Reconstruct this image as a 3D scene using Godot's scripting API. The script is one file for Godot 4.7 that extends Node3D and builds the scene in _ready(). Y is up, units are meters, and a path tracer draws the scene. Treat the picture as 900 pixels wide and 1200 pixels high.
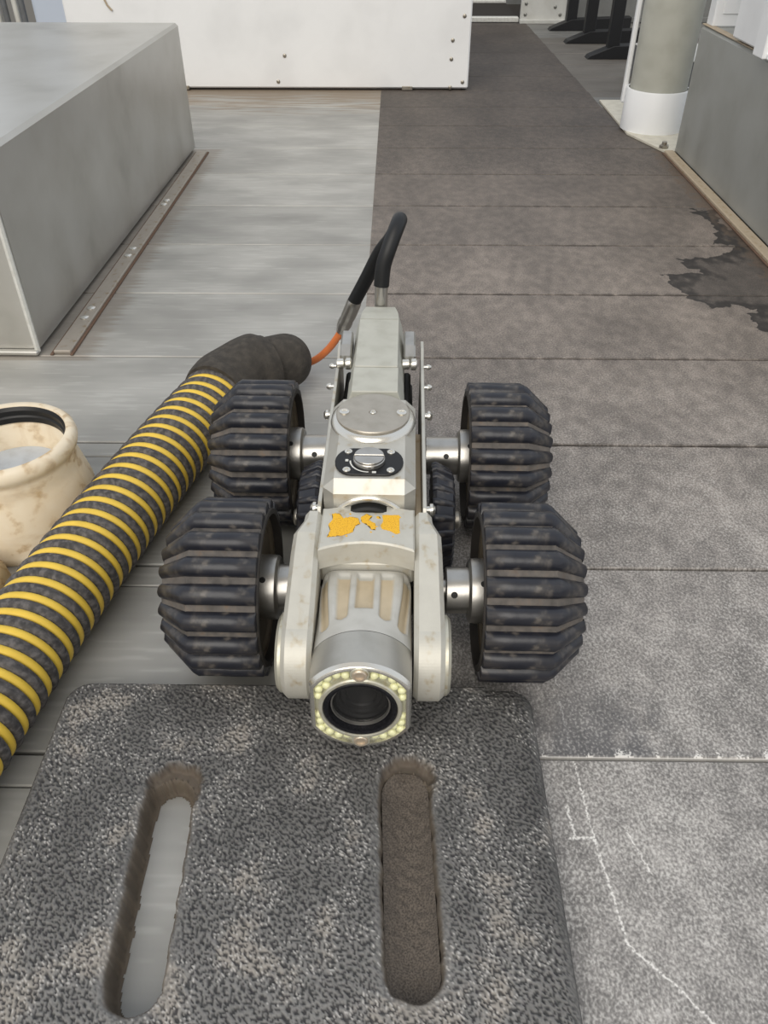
extends Node3D
# A pipe inspection crawler robot parked on the plank deck of a work truck.
# x right, y up, -z away from the camera; "d" below is the distance along -z.

var M := {}
var warp = null
var rng := RandomNumberGenerator.new()

# ---------------------------------------------------------------- helpers
func mb() -> SurfaceTool:
	var st := SurfaceTool.new()
	st.begin(Mesh.PRIMITIVE_TRIANGLES)
	return st

func wv(p: Vector3) -> Vector3:
	return warp.call(p) if warp != null else p

func tri(st: SurfaceTool, a: Vector3, b: Vector3, c: Vector3, hint: Vector3, sg := 0) -> void:
	if (b - a).cross(c - a).dot(hint) > 0.0:
		var t := b
		b = c
		c = t
	for p: Vector3 in [a, b, c]:
		st.set_smooth_group(sg)
		st.add_vertex(wv(p))

func quad(st: SurfaceTool, a: Vector3, b: Vector3, c: Vector3, d: Vector3, hint: Vector3, sg := 0) -> void:
	tri(st, a, b, c, hint, sg)
	tri(st, a, c, d, hint, sg)

func ax(axis: Vector3, at: Vector3) -> Transform3D:
	# a frame whose y runs along axis
	var y := axis.normalized()
	var x := Vector3.RIGHT if absf(y.x) < 0.9 else Vector3.FORWARD
	var z := x.cross(y).normalized()
	x = y.cross(z).normalized()
	return Transform3D(Basis(x, y, z), at)

func bx(st: SurfaceTool, c: Vector3, s: Vector3, b := 0.0, xf := Transform3D()) -> void:
	var h := s * 0.5
	b = minf(b, minf(h.x, minf(h.y, h.z)) * 0.99)
	var o := xf.basis
	for i in 3:
		for sgn: float in [-1.0, 1.0]:
			var n := Vector3.ZERO
			n[i] = sgn
			var u := (i + 1) % 3
			var w := (i + 2) % 3
			var q := []
			for k: Array in [[-1, -1], [1, -1], [1, 1], [-1, 1]]:
				var p := Vector3.ZERO
				p[i] = sgn * h[i]
				p[u] = float(k[0]) * (h[u] - b)
				p[w] = float(k[1]) * (h[w] - b)
				q.append(xf * (c + p))
			quad(st, q[0], q[1], q[2], q[3], o * n, -1)
	if b <= 0.0:
		return
	for i in 3:
		var u := (i + 1) % 3
		var w := (i + 2) % 3
		for su: float in [-1.0, 1.0]:
			for sw: float in [-1.0, 1.0]:
				var q := []
				for k: Array in [[-1, 0], [1, 0], [1, 1], [-1, 1]]:
					var p := Vector3.ZERO
					p[i] = float(k[0]) * (h[i] - b)
					p[u] = su * (h[u] - (b if int(k[1]) == 0 else 0.0))
					p[w] = sw * (h[w] - (0.0 if int(k[1]) == 0 else b))
					q.append(xf * (c + p))
				var n := Vector3.ZERO
				n[u] = su
				n[w] = sw
				quad(st, q[0], q[1], q[2], q[3], o * n, -1)
	for sx: float in [-1.0, 1.0]:
		for sy: float in [-1.0, 1.0]:
			for sz: float in [-1.0, 1.0]:
				var n := Vector3(sx, sy, sz)
				var a := c + n * (h - Vector3(0, b, b))
				var d := c + n * (h - Vector3(b, 0, b))
				var e := c + n * (h - Vector3(b, b, 0))
				tri(st, xf * a, xf * d, xf * e, o * n, -1)

func lathe(st: SurfaceTool, prof: PackedVector2Array, xf: Transform3D, n := 32, crease := 35.0, a0 := 0.0, a1 := TAU) -> void:
	# prof: (radius, along y); outside lies to the right of its run (start at the base, end at the top)
	var sg := 1
	var last := Vector2.ZERO
	for i in prof.size() - 1:
		var p := prof[i]
		var q := prof[i + 1]
		var dir := (q - p).normalized()
		if i > 0 and rad_to_deg(absf(last.angle_to(dir))) > crease:
			sg += 1
		last = dir
		for k in n:
			var t0 := lerpf(a0, a1, float(k) / n)
			var t1 := lerpf(a0, a1, float(k + 1) / n)
			var c0 := Vector3(cos(t0), 0, sin(t0))
			var c1 := Vector3(cos(t1), 0, sin(t1))
			if k == n - 1 and is_equal_approx(a1 - a0, TAU):
				c1 = Vector3(cos(a0), 0, sin(a0))
			var a := xf * (c0 * p.x + Vector3.UP * p.y)
			var b := xf * (c1 * p.x + Vector3.UP * p.y)
			var c := xf * (c1 * q.x + Vector3.UP * q.y)
			var d := xf * (c0 * q.x + Vector3.UP * q.y)
			var hint: Vector3 = xf.basis * ((c0 + c1) * 0.5 * dir.y - Vector3.UP * dir.x)
			if p.x > 1e-6:
				tri(st, a, b, c, hint, sg) if q.x > 1e-6 else tri(st, a, b, d, hint, sg)
			if q.x > 1e-6:
				tri(st, a, c, d, hint, sg)

func cyl(st: SurfaceTool, r: float, y0: float, y1: float, xf: Transform3D, b := 0.001, n := 28) -> void:
	lathe(st, PackedVector2Array([Vector2(0, y0), Vector2(r - b, y0), Vector2(r, y0 + b), Vector2(r, y1 - b), Vector2(r - b, y1), Vector2(0, y1)]), xf, n)

func prism(st: SurfaceTool, poly: PackedVector2Array, y0: float, y1: float, xf: Transform3D, b := 0.0, smooth := -1) -> void:
	# poly lies in the frame's (x, z); extruded along its y
	var n := poly.size()
	var area := 0.0
	for i in n:
		area += poly[i].cross(poly[(i + 1) % n])
	var s := 1.0 if area > 0.0 else -1.0
	var inn := PackedVector2Array()
	for i in n:
		var e0 := (poly[i] - poly[(i + n - 1) % n]).normalized()
		var e1 := (poly[(i + 1) % n] - poly[i]).normalized()
		var n0 := Vector2(-e0.y, e0.x) * s
		var n1 := Vector2(-e1.y, e1.x) * s
		var m := (n0 + n1).normalized()
		inn.append(poly[i] + m * b / maxf(0.4, m.dot(n0)))
	var rings := [[y0, inn], [y0 + b, poly], [y1 - b, poly], [y1, inn]] if b > 0.0 else [[y0, poly], [y1, poly]]
	for r in rings.size() - 1:
		var pa: PackedVector2Array = rings[r][1]
		var pb: PackedVector2Array = rings[r + 1][1]
		for i in n:
			var j := (i + 1) % n
			var e := poly[j] - poly[i]
			var nn := Vector2(e.y, -e.x) * s
			var up := 0.0
			if b > 0.0 and r == 0: up = -nn.length()
			if b > 0.0 and r == 2: up = nn.length()
			quad(st, xf * Vector3(pa[i].x, rings[r][0], pa[i].y), xf * Vector3(pa[j].x, rings[r][0], pa[j].y), xf * Vector3(pb[j].x, rings[r + 1][0], pb[j].y), xf * Vector3(pb[i].x, rings[r + 1][0], pb[i].y), xf.basis * Vector3(nn.x, up, nn.y), (smooth + r * 3) if smooth >= 0 else -1)
	var cap := inn if b > 0.0 else poly
	var idx := Geometry2D.triangulate_polygon(cap)
	for k in range(0, idx.size(), 3):
		for yy: Array in [[y0, -1.0], [y1, 1.0]]:
			tri(st, xf * Vector3(cap[idx[k]].x, yy[0], cap[idx[k]].y), xf * Vector3(cap[idx[k + 1]].x, yy[0], cap[idx[k + 1]].y), xf * Vector3(cap[idx[k + 2]].x, yy[0], cap[idx[k + 2]].y), xf.basis * Vector3(0, yy[1], 0), -1)

func smooth_path(ctrl: Array, n: int) -> PackedVector3Array:
	var cv := Curve3D.new()
	for i in ctrl.size():
		var p: Vector3 = ctrl[i]
		var a: Vector3 = ctrl[maxi(i - 1, 0)]
		var b: Vector3 = ctrl[mini(i + 1, ctrl.size() - 1)]
		var t := (b - a) / 6.0
		cv.add_point(p, -t, t)
	cv.bake_interval = 0.002
	var out := PackedVector3Array()
	var L := cv.get_baked_length()
	for i in n + 1:
		out.append(cv.sample_baked(L * i / n, true))
	return out

func frames(pts: PackedVector3Array) -> Array:
	var out := []
	var nx := Vector3.ZERO
	for i in pts.size():
		var t := (pts[mini(i + 1, pts.size() - 1)] - pts[maxi(i - 1, 0)]).normalized()
		if i == 0:
			nx = t.cross(Vector3.UP)
			if nx.length() < 0.05:
				nx = t.cross(Vector3.RIGHT)
		nx = (nx - t * nx.dot(t)).normalized()
		out.append([pts[i], nx, t.cross(nx).normalized(), t])
	return out

func tube(st: SurfaceTool, pts: PackedVector3Array, rad: Callable, n := 16, caps := true) -> void:
	# rad(i, angle) gives the radius
	var fr := frames(pts)
	for i in pts.size() - 1:
		for k in n:
			var q := []
			var h := Vector3.ZERO
			for e: Array in [[i, k], [i, k + 1], [i + 1, k + 1], [i + 1, k]]:
				var f: Array = fr[e[0]]
				var ang := TAU * (int(e[1]) % n) / n
				var d: Vector3 = f[1] * cos(ang) + f[2] * sin(ang)
				h += d
				q.append(f[0] + d * float(rad.call(e[0], ang)))
			quad(st, q[0], q[1], q[2], q[3], h, 1)
	if caps:
		for e: Array in [[0, -1.0], [pts.size() - 1, 1.0]]:
			var f: Array = fr[e[0]]
			for k in n:
				var a0 := TAU * k / n
				var a1 := TAU * ((k + 1) % n) / n
				tri(st, f[0], f[0] + (f[1] * cos(a0) + f[2] * sin(a0)) * float(rad.call(e[0], a0)), f[0] + (f[1] * cos(a1) + f[2] * sin(a1)) * float(rad.call(e[0], a1)), f[3] * e[1], 2)

func done(st: SurfaceTool) -> ArrayMesh:
	st.generate_normals()
	return st.commit()

func put(called: String, mesh: Mesh, mat: Material, parent: Node) -> MeshInstance3D:
	var o := MeshInstance3D.new()
	o.name = called
	o.mesh = mesh
	o.material_override = mat
	parent.add_child(o, true)
	return o

func obj(called: String, st: SurfaceTool, mat: Material, parent: Node) -> MeshInstance3D:
	return put(called, done(st), mat, parent)

func thing(called: String, label: String, category: String, at := Vector3.ZERO, turn := 0.0, group := "") -> Node3D:
	var o := Node3D.new()
	o.name = called
	add_child(o, true)
	o.position = at
	o.rotation.y = turn
	tag(o, label, category, group)
	return o

func tag(o: Node, label: String, category: String, group := "") -> void:
	o.set_meta("label", label)
	o.set_meta("category", category)
	if group != "":
		o.set_meta("group", group)

func struct_root(called: String, label: String) -> Node3D:
	var o := Node3D.new()
	o.name = called
	add_child(o, true)
	o.set_meta("kind", "structure")
	o.set_meta("label", label)
	return o

# ---------------------------------------------------------------- materials
func noise_tex(freq: float, cols: Array, sd: int, kind := FastNoiseLite.TYPE_SIMPLEX, px := 512, oct := 4) -> NoiseTexture2D:
	var n := FastNoiseLite.new()
	n.seed = sd
	n.noise_type = kind
	n.frequency = freq
	n.fractal_octaves = oct
	var g := Gradient.new()
	var offs := PackedFloat32Array()
	var cc := PackedColorArray()
	for c: Array in cols:
		offs.append(c[0])
		cc.append(c[1])
	g.offsets = offs
	g.colors = cc
	var t := NoiseTexture2D.new()
	t.width = px
	t.height = px
	t.seamless = true
	t.noise = n
	t.color_ramp = g
	return t

func bump_tex(freq: float, sd: int, strength: float, oct := 4) -> NoiseTexture2D:
	var n := FastNoiseLite.new()
	n.seed = sd
	n.frequency = freq
	n.fractal_octaves = oct
	var t := NoiseTexture2D.new()
	t.width = 512
	t.height = 512
	t.seamless = true
	t.as_normal_map = true
	t.bump_strength = strength
	t.noise = n
	return t

func g3(v: float, warm := 0.0) -> Color:
	return Color(v + warm, v + warm * 0.4, v - warm)

func mat(col: Color, rough: float, metal := 0.0) -> StandardMaterial3D:
	var m := StandardMaterial3D.new()
	m.albedo_color = col
	m.roughness = rough
	m.metallic = metal
	return m

func grainy(m: StandardMaterial3D, tex: Texture2D, scale: float, bump: Texture2D = null, bs := 0.3) -> StandardMaterial3D:
	m.uv1_triplanar = true
	m.uv1_scale = Vector3.ONE * scale
	m.albedo_texture = tex
	if bump:
		m.normal_enabled = true
		m.normal_texture = bump
		m.normal_scale = bs
	return m

func make_materials() -> void:
	var cloud := noise_tex(0.008, [[0.0, g3(0.91, 0.006)], [0.5, g3(0.97)], [1.0, g3(1.0)]], 3)
	var grime := noise_tex(0.012, [[0.0, Color(0.80, 0.73, 0.63)], [0.14, Color(0.92, 0.89, 0.84)], [0.30, g3(0.965)], [1.0, g3(1.0)]], 5, FastNoiseLite.TYPE_SIMPLEX, 512, 5)
	var speck := noise_tex(0.05, [[0.0, Color(0.80, 0.75, 0.66)], [0.3, Color(0.93, 0.91, 0.87)], [0.5, g3(0.98)], [1.0, g3(1.0)]], 7, FastNoiseLite.TYPE_SIMPLEX, 512, 3)
	var fine := bump_tex(0.09, 11, 2.0)
	var soft := bump_tex(0.02, 12, 2.0)
	M.cast = grainy(mat(Color(0.80, 0.79, 0.75), 0.5, 0.35), grime, 6.0, fine, 0.12)
	M.head = mat(Color(1, 1, 1), 0.55, 0.25)
	M.head.vertex_color_use_as_albedo = true
	grainy(M.head, cloud, 8.0)
	M.body = grainy(mat(Color(0.80, 0.79, 0.755), 0.42, 0.5), grime, 5.0, fine, 0.1)
	M.steel = grainy(mat(Color(0.74, 0.73, 0.71), 0.3, 0.9), cloud, 9.0, fine, 0.08)
	M.dull_steel = grainy(mat(Color(0.66, 0.64, 0.60), 0.4, 0.8), grime, 8.0, fine, 0.1)
	M.ring = grainy(mat(Color(0.74, 0.73, 0.70), 0.38, 0.75), cloud, 7.0, fine, 0.05)
	M.bright = mat(Color(0.86, 0.85, 0.82), 0.25, 0.85)
	M.paint = grainy(mat(Color(0.73, 0.73, 0.69), 0.5, 0.0), cloud, 6.0, fine, 0.08)
	M.black = mat(Color(0.035, 0.035, 0.04), 0.45)
	M.void = mat(Color(0.02, 0.02, 0.022), 0.6)
	M.white_print = mat(Color(0.85, 0.85, 0.83), 0.6)
	M.sticker = grainy(mat(Color(0.93, 0.72, 0.16), 0.55), noise_tex(0.06, [[0.0, Color(0.75, 0.6, 0.5)], [0.4, g3(1.0)], [1.0, g3(1.0)]], 21), 14.0)
	var rubber_dust := noise_tex(0.014, [[0.0, Color(0.30, 0.31, 0.36)], [0.60, Color(0.36, 0.37, 0.42)], [0.74, Color(0.50, 0.48, 0.47)], [0.86, Color(0.82, 0.77, 0.70)], [1.0, Color(0.95, 0.89, 0.82)]], 31, FastNoiseLite.TYPE_SIMPLEX, 512, 5)
	M.rib = grainy(mat(Color(0.43, 0.435, 0.455), 0.36), rubber_dust, 4.5, soft, 0.35)
	var groove := noise_tex(0.02, [[0.0, Color(0.50, 0.49, 0.48)], [0.5, Color(0.70, 0.68, 0.665)], [0.75, Color(0.80, 0.765, 0.73)], [1.0, Color(0.86, 0.74, 0.64)]], 33, FastNoiseLite.TYPE_SIMPLEX, 512, 4)
	M.tyre = grainy(mat(Color(0.54, 0.53, 0.52), 0.8), groove, 5.0, soft, 0.4)
	M.sidewall = grainy(mat(Color(0.20, 0.185, 0.17), 0.8), cloud, 6.0, soft, 0.3)
	M.disc = grainy(mat(Color(0.72, 0.695, 0.65), 0.36, 0.7), cloud, 9.0)
	M.rim = grainy(mat(Color(0.46, 0.42, 0.36), 0.6, 0.3), grime, 6.0)
	M.lens = mat(Color(0.03, 0.03, 0.035), 0.06)
	M.lens.clearcoat_enabled = true
	M.lens.clearcoat = 1.0
	M.lens_ring = grainy(mat(Color(0.16, 0.16, 0.18), 0.35, 0.4), noise_tex(0.05, [[0.0, g3(0.6)], [0.6, g3(0.8)], [0.75, g3(2.0)], [1.0, g3(2.6)]], 37), 12.0)
	M.led = mat(Color(0.93, 0.93, 0.74), 0.25)
	M.led.clearcoat_enabled = true
	M.board = grainy(mat(Color(0.70, 0.70, 0.62), 0.4), grime, 8.0)
	M.bezel = grainy(mat(Color(0.80, 0.79, 0.73), 0.35, 0.5), grime, 9.0)
	M.brass = mat(Color(0.82, 0.76, 0.68), 0.35, 0.6)
	M.orange = grainy(mat(Color(0.88, 0.50, 0.28), 0.5), cloud, 8.0)
	M.cable = grainy(mat(Color(0.07, 0.075, 0.085), 0.5), cloud, 8.0)
	# hose
	var hose_dust := noise_tex(0.03, [[0.0, g3(0.45)], [0.5, g3(0.75)], [0.8, g3(1.2, 0.02)], [1.0, g3(1.5, 0.04)]], 41, FastNoiseLite.TYPE_SIMPLEX, 512, 5)
	M.hose = grainy(mat(Color(0.40, 0.385, 0.38), 0.7), hose_dust, 7.0, fine, 0.5)
	M.yellow = grainy(mat(Color(0.95, 0.80, 0.30), 0.5), cloud, 7.0)
	M.cuff = grainy(mat(Color(0.30, 0.28, 0.255), 0.85), noise_tex(0.02, [[0.0, g3(0.7)], [0.5, g3(0.85)], [0.85, g3(1.0, 0.01)], [1.0, g3(1.3, 0.03)]], 43), 5.0, fine, 0.8)
	# clay-like cream socket
	var smear := noise_tex(0.012, [[0.0, Color(0.62, 0.52, 0.42)], [0.18, Color(0.84, 0.77, 0.67)], [0.34, Color(0.97, 0.95, 0.92)], [1.0, Color(1, 1, 1)]], 51, FastNoiseLite.TYPE_SIMPLEX, 512, 6)
	M.cream = grainy(mat(Color(0.93, 0.885, 0.80), 0.55), smear, 4.0, soft, 0.15)
	M.cream_dirty = grainy(mat(Color(0.72, 0.64, 0.50), 0.7), smear, 9.0, soft, 0.5)
	M.pale = grainy(mat(Color(0.80, 0.82, 0.84), 0.5), cloud, 9.0)
	# sheet metal, walls
	var sheet := noise_tex(0.006, [[0.0, g3(0.86, 0.006)], [0.35, g3(0.94, 0.004)], [0.65, g3(0.975)], [1.0, g3(1.0)]], 61, FastNoiseLite.TYPE_SIMPLEX, 512, 5)
	M.sheet = grainy(mat(Color(0.755, 0.75, 0.73), 0.36, 0.6), sheet, 1.1, soft, 0.06)
	M.sheet_dark = grainy(mat(Color(0.66, 0.665, 0.65), 0.48, 0.3), sheet, 1.1, soft, 0.05)
	M.weld = grainy(mat(Color(0.88, 0.88, 0.86), 0.55, 0.2), cloud, 12.0, fine, 0.4)
	M.strip = grainy(mat(Color(0.66, 0.63, 0.59), 0.55, 0.35), grime, 5.0, soft, 0.2)
	M.rust = grainy(mat(Color(0.42, 0.33, 0.27), 0.85), grime, 9.0, fine, 0.5)
	M.plate = grainy(mat(Color(0.83, 0.81, 0.75), 0.6), cloud, 5.0)
	M.tan = grainy(mat(Color(0.70, 0.64, 0.55), 0.7), grime, 5.0, soft, 0.2)
	M.white = grainy(mat(Color(0.93, 0.935, 0.94), 0.4), noise_tex(0.005, [[0.0, g3(0.96)], [0.5, g3(0.99)], [1.0, g3(1.0)]], 71), 1.2)
	M.off_white = grainy(mat(Color(0.82, 0.82, 0.80), 0.5), cloud, 2.0)
	M.blue_grey = mat(Color(0.72, 0.76, 0.82), 0.5)
	M.column = grainy(mat(Color(0.72, 0.72, 0.68), 0.45), cloud, 2.5)
	M.dark_post = mat(Color(0.06, 0.065, 0.08), 0.5)
	M.grey_wall = grainy(mat(Color(0.46, 0.465, 0.46), 0.6), cloud, 2.0)
	M.pipe_grey = grainy(mat(Color(0.46, 0.47, 0.48), 0.45, 0.4), cloud, 4.0)
	M.bolt = mat(Color(0.55, 0.55, 0.53), 0.4, 0.7)
	M.gap = grainy(mat(Color(0.20, 0.18, 0.165), 0.9), grime, 5.0)

# ---------------------------------------------------------------- floor
const LANE_X := -0.052
const STAIN := [[0.71, 1.965], [0.74, 1.985], [0.778, 1.965], [0.765, 1.86], [0.79, 1.80], [0.80, 1.70], [0.80, 1.30], [0.70, 1.31], [0.672, 1.325], [0.650, 1.365], [0.690, 1.415], [0.64, 1.435], [0.605, 1.42], [0.575, 1.455], [0.565, 1.51], [0.552, 1.58], [0.60, 1.578], [0.635, 1.585], [0.60, 1.655], [0.64, 1.672], [0.70, 1.672], [0.725, 1.705], [0.745, 1.72], [0.755, 1.75], [0.700, 1.748], [0.735, 1.80], [0.748, 1.86], [0.735, 1.93]]

func fill_image(w: int, h: int, f: Callable) -> ImageTexture:
	var data := PackedByteArray()
	data.resize(w * h * 3)
	var i := 0
	for y in h:
		for x in w:
			var c: Color = f.call(x, y)
			data[i] = clampi(int(c.r * 255.0), 0, 255)
			data[i + 1] = clampi(int(c.g * 255.0), 0, 255)
			data[i + 2] = clampi(int(c.b * 255.0), 0, 255)
			i += 3
	return ImageTexture.create_from_image(Image.create_from_data(w, h, false, Image.FORMAT_RGB8, data))

func fnl(sd: int, freq: float, oct := 3, kind := FastNoiseLite.TYPE_SIMPLEX) -> FastNoiseLite:
	var n := FastNoiseLite.new()
	n.seed = sd
	n.noise_type = kind
	n.frequency = freq
	n.fractal_octaves = oct
	return n

func seg_dist(p: Vector2, a: Vector2, b: Vector2) -> float:
	return p.distance_to(Geometry2D.get_closest_point_to_segment(p, a, b))

func lane_texture(x0: float, x1: float, d0: float, d1: float, w: int, h: int, near: bool) -> ImageTexture:
	var big := fnl(101, 3.5, 4)
	var mid := fnl(102, 28.0, 4)
	var fleck := fnl(103, 190.0, 2)
	var where := fnl(104, 22.0, 3)
	var wob := fnl(105, 24.0, 3)
	var grit := fnl(106, 330.0, 1)
	var poly := PackedVector2Array()
	for p: Array in STAIN:
		poly.append(Vector2(p[0], p[1]))
	var lines := []
	if near:
		for l: Array in [[0.172, 0.436, 0.176, 0.36, 0.0016], [0.176, 0.36, 0.183, 0.30, 0.0016], [0.183, 0.30, 0.186, 0.268, 0.002], [0.186, 0.268, 0.215, 0.24, 0.002], [0.155, 0.355, 0.176, 0.356, 0.0025], [0.158, 0.385, 0.160, 0.357, 0.0025], [0.205, 0.365, 0.218, 0.325, 0.0014], [0.170, 0.50, 0.171, 0.437, 0.0018], [0.17, 0.56, 0.170, 0.52, 0.0012], [0.215, 0.24, 0.24, 0.21, 0.002]]:
			lines.append(l)
	var fx := func(px: int, py: int) -> Color:
		var x := x0 + (x1 - x0) * (px + 0.5) / w
		var d := d0 + (d1 - d0) * (py + 0.5) / h
		var b := big.get_noise_2d(x, d * 0.6)
		var m := mid.get_noise_2d(x, d * 0.7)
		var g := grit.get_noise_2d(x, d)
		var t := clampf((d - 0.3) / 2.7, 0.0, 1.0)
		# worn grey coating near the door, browner foot traffic dirt farther in
		var c := Color(0.575, 0.562, 0.548).lerp(Color(0.49, 0.455, 0.425), smoothstep(0.0, 0.40, t)).lerp(Color(0.31, 0.28, 0.255), smoothstep(0.40, 1.0, t))
		c *= 1.0 + 0.13 * b + 0.13 * m + 0.15 * g
		var fl := fleck.get_noise_2d(x * 1.25, d * 0.9)
		var wh := where.get_noise_2d(x, d) * 0.5 + 0.5 * big.get_noise_2d(x + 3.0, d * 1.3)
		var pale := 1.0 - smoothstep(0.0, 0.5, t)
		var k := smoothstep(0.34, 0.62, fl + wh * 0.5) * (0.45 * pale + 0.05)
		c = c.lerp(Color(0.88, 0.87, 0.85), k)
		c = c.lerp(Color(0.24, 0.23, 0.23), smoothstep(0.25, 0.6, -fl - wh * 0.4) * 0.32)
		if near:
			var p := Vector2(x + wob.get_noise_2d(x * 6.0, d * 6.0) * 0.0014, d)
			for l: Array in lines:
				var q := seg_dist(p, Vector2(l[0], l[1]), Vector2(l[2], l[3]))
				if q < l[4]:
					c = c.lerp(Color(0.92, 0.91, 0.89), (0.9 if g > -0.25 else 0.3) * (1.0 - smoothstep(0.25, 0.8, q / float(l[4]))))
			# soft dark patch behind the first joint and white crumbs along it
			var gp := smoothstep(0.11, 0.0, absf(x - 0.19 + wob.get_noise_2d(x, d) * 0.05)) * smoothstep(0.13, 0.0, d - 0.435) * (1.0 if d > 0.434 else 0.0)
			c = c.lerp(Color(0.30, 0.30, 0.31), gp * 0.65 * (1.0 - k))
			var e := d - 0.4355
			if e > 0.0 and e < 0.0012 + 0.016 * maxf(0.0, wob.get_noise_2d(x * 1.6, 7.0) + 0.35 * m + 0.25 * g - 0.22) and x > 0.12:
				c = c.lerp(Color(0.90, 0.89, 0.87), 0.85)
		elif x > 0.50 and d > 1.25 and d < 2.05:
			var p := Vector2(x + wob.get_noise_2d(x * 0.8, d * 0.8) * 0.013, d + wob.get_noise_2d(x * 0.8 + 9.0, d * 0.8) * 0.018)
			if Geometry2D.is_point_in_polygon(p, poly):
				var near_edge := 1.0
				for i in poly.size():
					near_edge = minf(near_edge, seg_dist(p, poly[i], poly[(i + 1) % poly.size()]))
				var wet := 0.78 - 0.42 * smoothstep(0.004, 0.045, near_edge + m * 0.02)
				c = c.lerp(Color(0.12, 0.11, 0.105), wet)
		# grime packed along the joints
		var sj := absf(fposmod(d - 0.174 + 0.13, 0.2605) - 0.13)
		if d > 0.8:
			c = c.lerp(Color(0.17, 0.15, 0.135), smoothstep(0.0055, 0.002, sj + m * 0.003) * (0.42 + 0.5 * b) * (1.0 - 0.75 * smoothstep(1.6, 3.0, d)))
		if x > 0.745 and d > 1.2 and d < 2.5:
			c = c.lerp(Color(0.36, 0.29, 0.23), 0.5 * smoothstep(0.745, 0.775, x + m * 0.03))
		return c
	return fill_image(w, h, fx)

func pale_texture() -> ImageTexture:
	# brushed grey boards; u runs across the deck, v along it (1.55 m by 5.4 m)
	var streak := fnl(111, 1.0, 5)
	var cloud := fnl(112, 3.0, 4)
	var scr := fnl(113, 1.0, 2)
	var fx := func(px: int, py: int) -> Color:
		var x := -1.6 + 1.55 * (px + 0.5) / 768.0
		var d := -0.35 + 5.4 * (py + 0.5) / 2048.0
		var s := streak.get_noise_2d(x * 3.0, d * 60.0)
		var c := cloud.get_noise_2d(x, d * 2.0)
		var q := scr.get_noise_2d(x * 6.0 + d * 9.0, d * 90.0)
		var col := Color(0.655, 0.65, 0.632) * (1.0 + 0.025 * s + 0.10 * c)
		col = col.lerp(Color(0.76, 0.76, 0.74), smoothstep(0.46, 0.70, q + 0.35 * c) * 0.45)
		col = col.lerp(Color(0.50, 0.44, 0.37), clampf(smoothstep(2.98, 3.22, d + 0.25 * s + 0.1 * c) * 0.85, 0.0, 1.0))
		col = col.lerp(Color(0.46, 0.40, 0.34), smoothstep(-0.50, -0.53, x + 0.02 * s) * 0.35 * float(d > 1.2 and d < 2.5))
		return col
	return fill_image(768, 2048, fx)

func plank_mesh(x0: float, x1: float, d0: float, d1: float, top: float, u0: float, u1: float, v0: float, v1: float, b := 0.0015) -> ArrayMesh:
	# a board with eased long edges; its top is mapped by place on the deck
	var st := mb()
	var prof := [[d0, top - 0.02], [d0, top - b], [d0 + b, top], [d1 - b, top], [d1, top - b], [d1, top - 0.02]]
	for i in prof.size() - 1:
		var a: Array = prof[i]
		var c: Array = prof[i + 1]
		var nrm := Vector3(0, a[0] - c[0], 0) if false else Vector3(0, c[0] - a[0], -(a[1] - c[1])).normalized()
		var q := [Vector3(x0, a[1], -a[0]), Vector3(x1, a[1], -a[0]), Vector3(x1, c[1], -c[0]), Vector3(x0, c[1], -c[0])]
		for k: int in [0, 2, 1, 0, 3, 2]:
			var p: Vector3 = q[k]
			st.set_normal(Vector3(0, nrm.y, nrm.z))
			st.set_uv(Vector2((p.x - u0) / (u1 - u0), (-p.z - v0) / (v1 - v0)))
			st.add_vertex(p)
	for s: Array in [[x0, -1.0], [x1, 1.0]]:
		var q := [Vector3(s[0], top - 0.02, -d0), Vector3(s[0], top, -d0 - b), Vector3(s[0], top, -d1 + b), Vector3(s[0], top - 0.02, -d1)]
		var order: Array = [0, 1, 2, 0, 2, 3] if s[1] > 0.0 else [0, 2, 1, 0, 3, 2]
		for k: int in order:
			var p: Vector3 = q[k]
			st.set_normal(Vector3(s[1], 0, 0))
			st.set_uv(Vector2((p.x - u0) / (u1 - u0), (-p.z - v0) / (v1 - v0)))
			st.add_vertex(p)
	st.index()
	return st.commit()

func floor_mat(tex: Texture2D, rough: float, metal := 0.0, tone := 1.0) -> StandardMaterial3D:
	var m := mat(Color(tone, tone, tone), rough, metal)
	m.albedo_texture = tex
	m.texture_repeat = false
	return m

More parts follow.
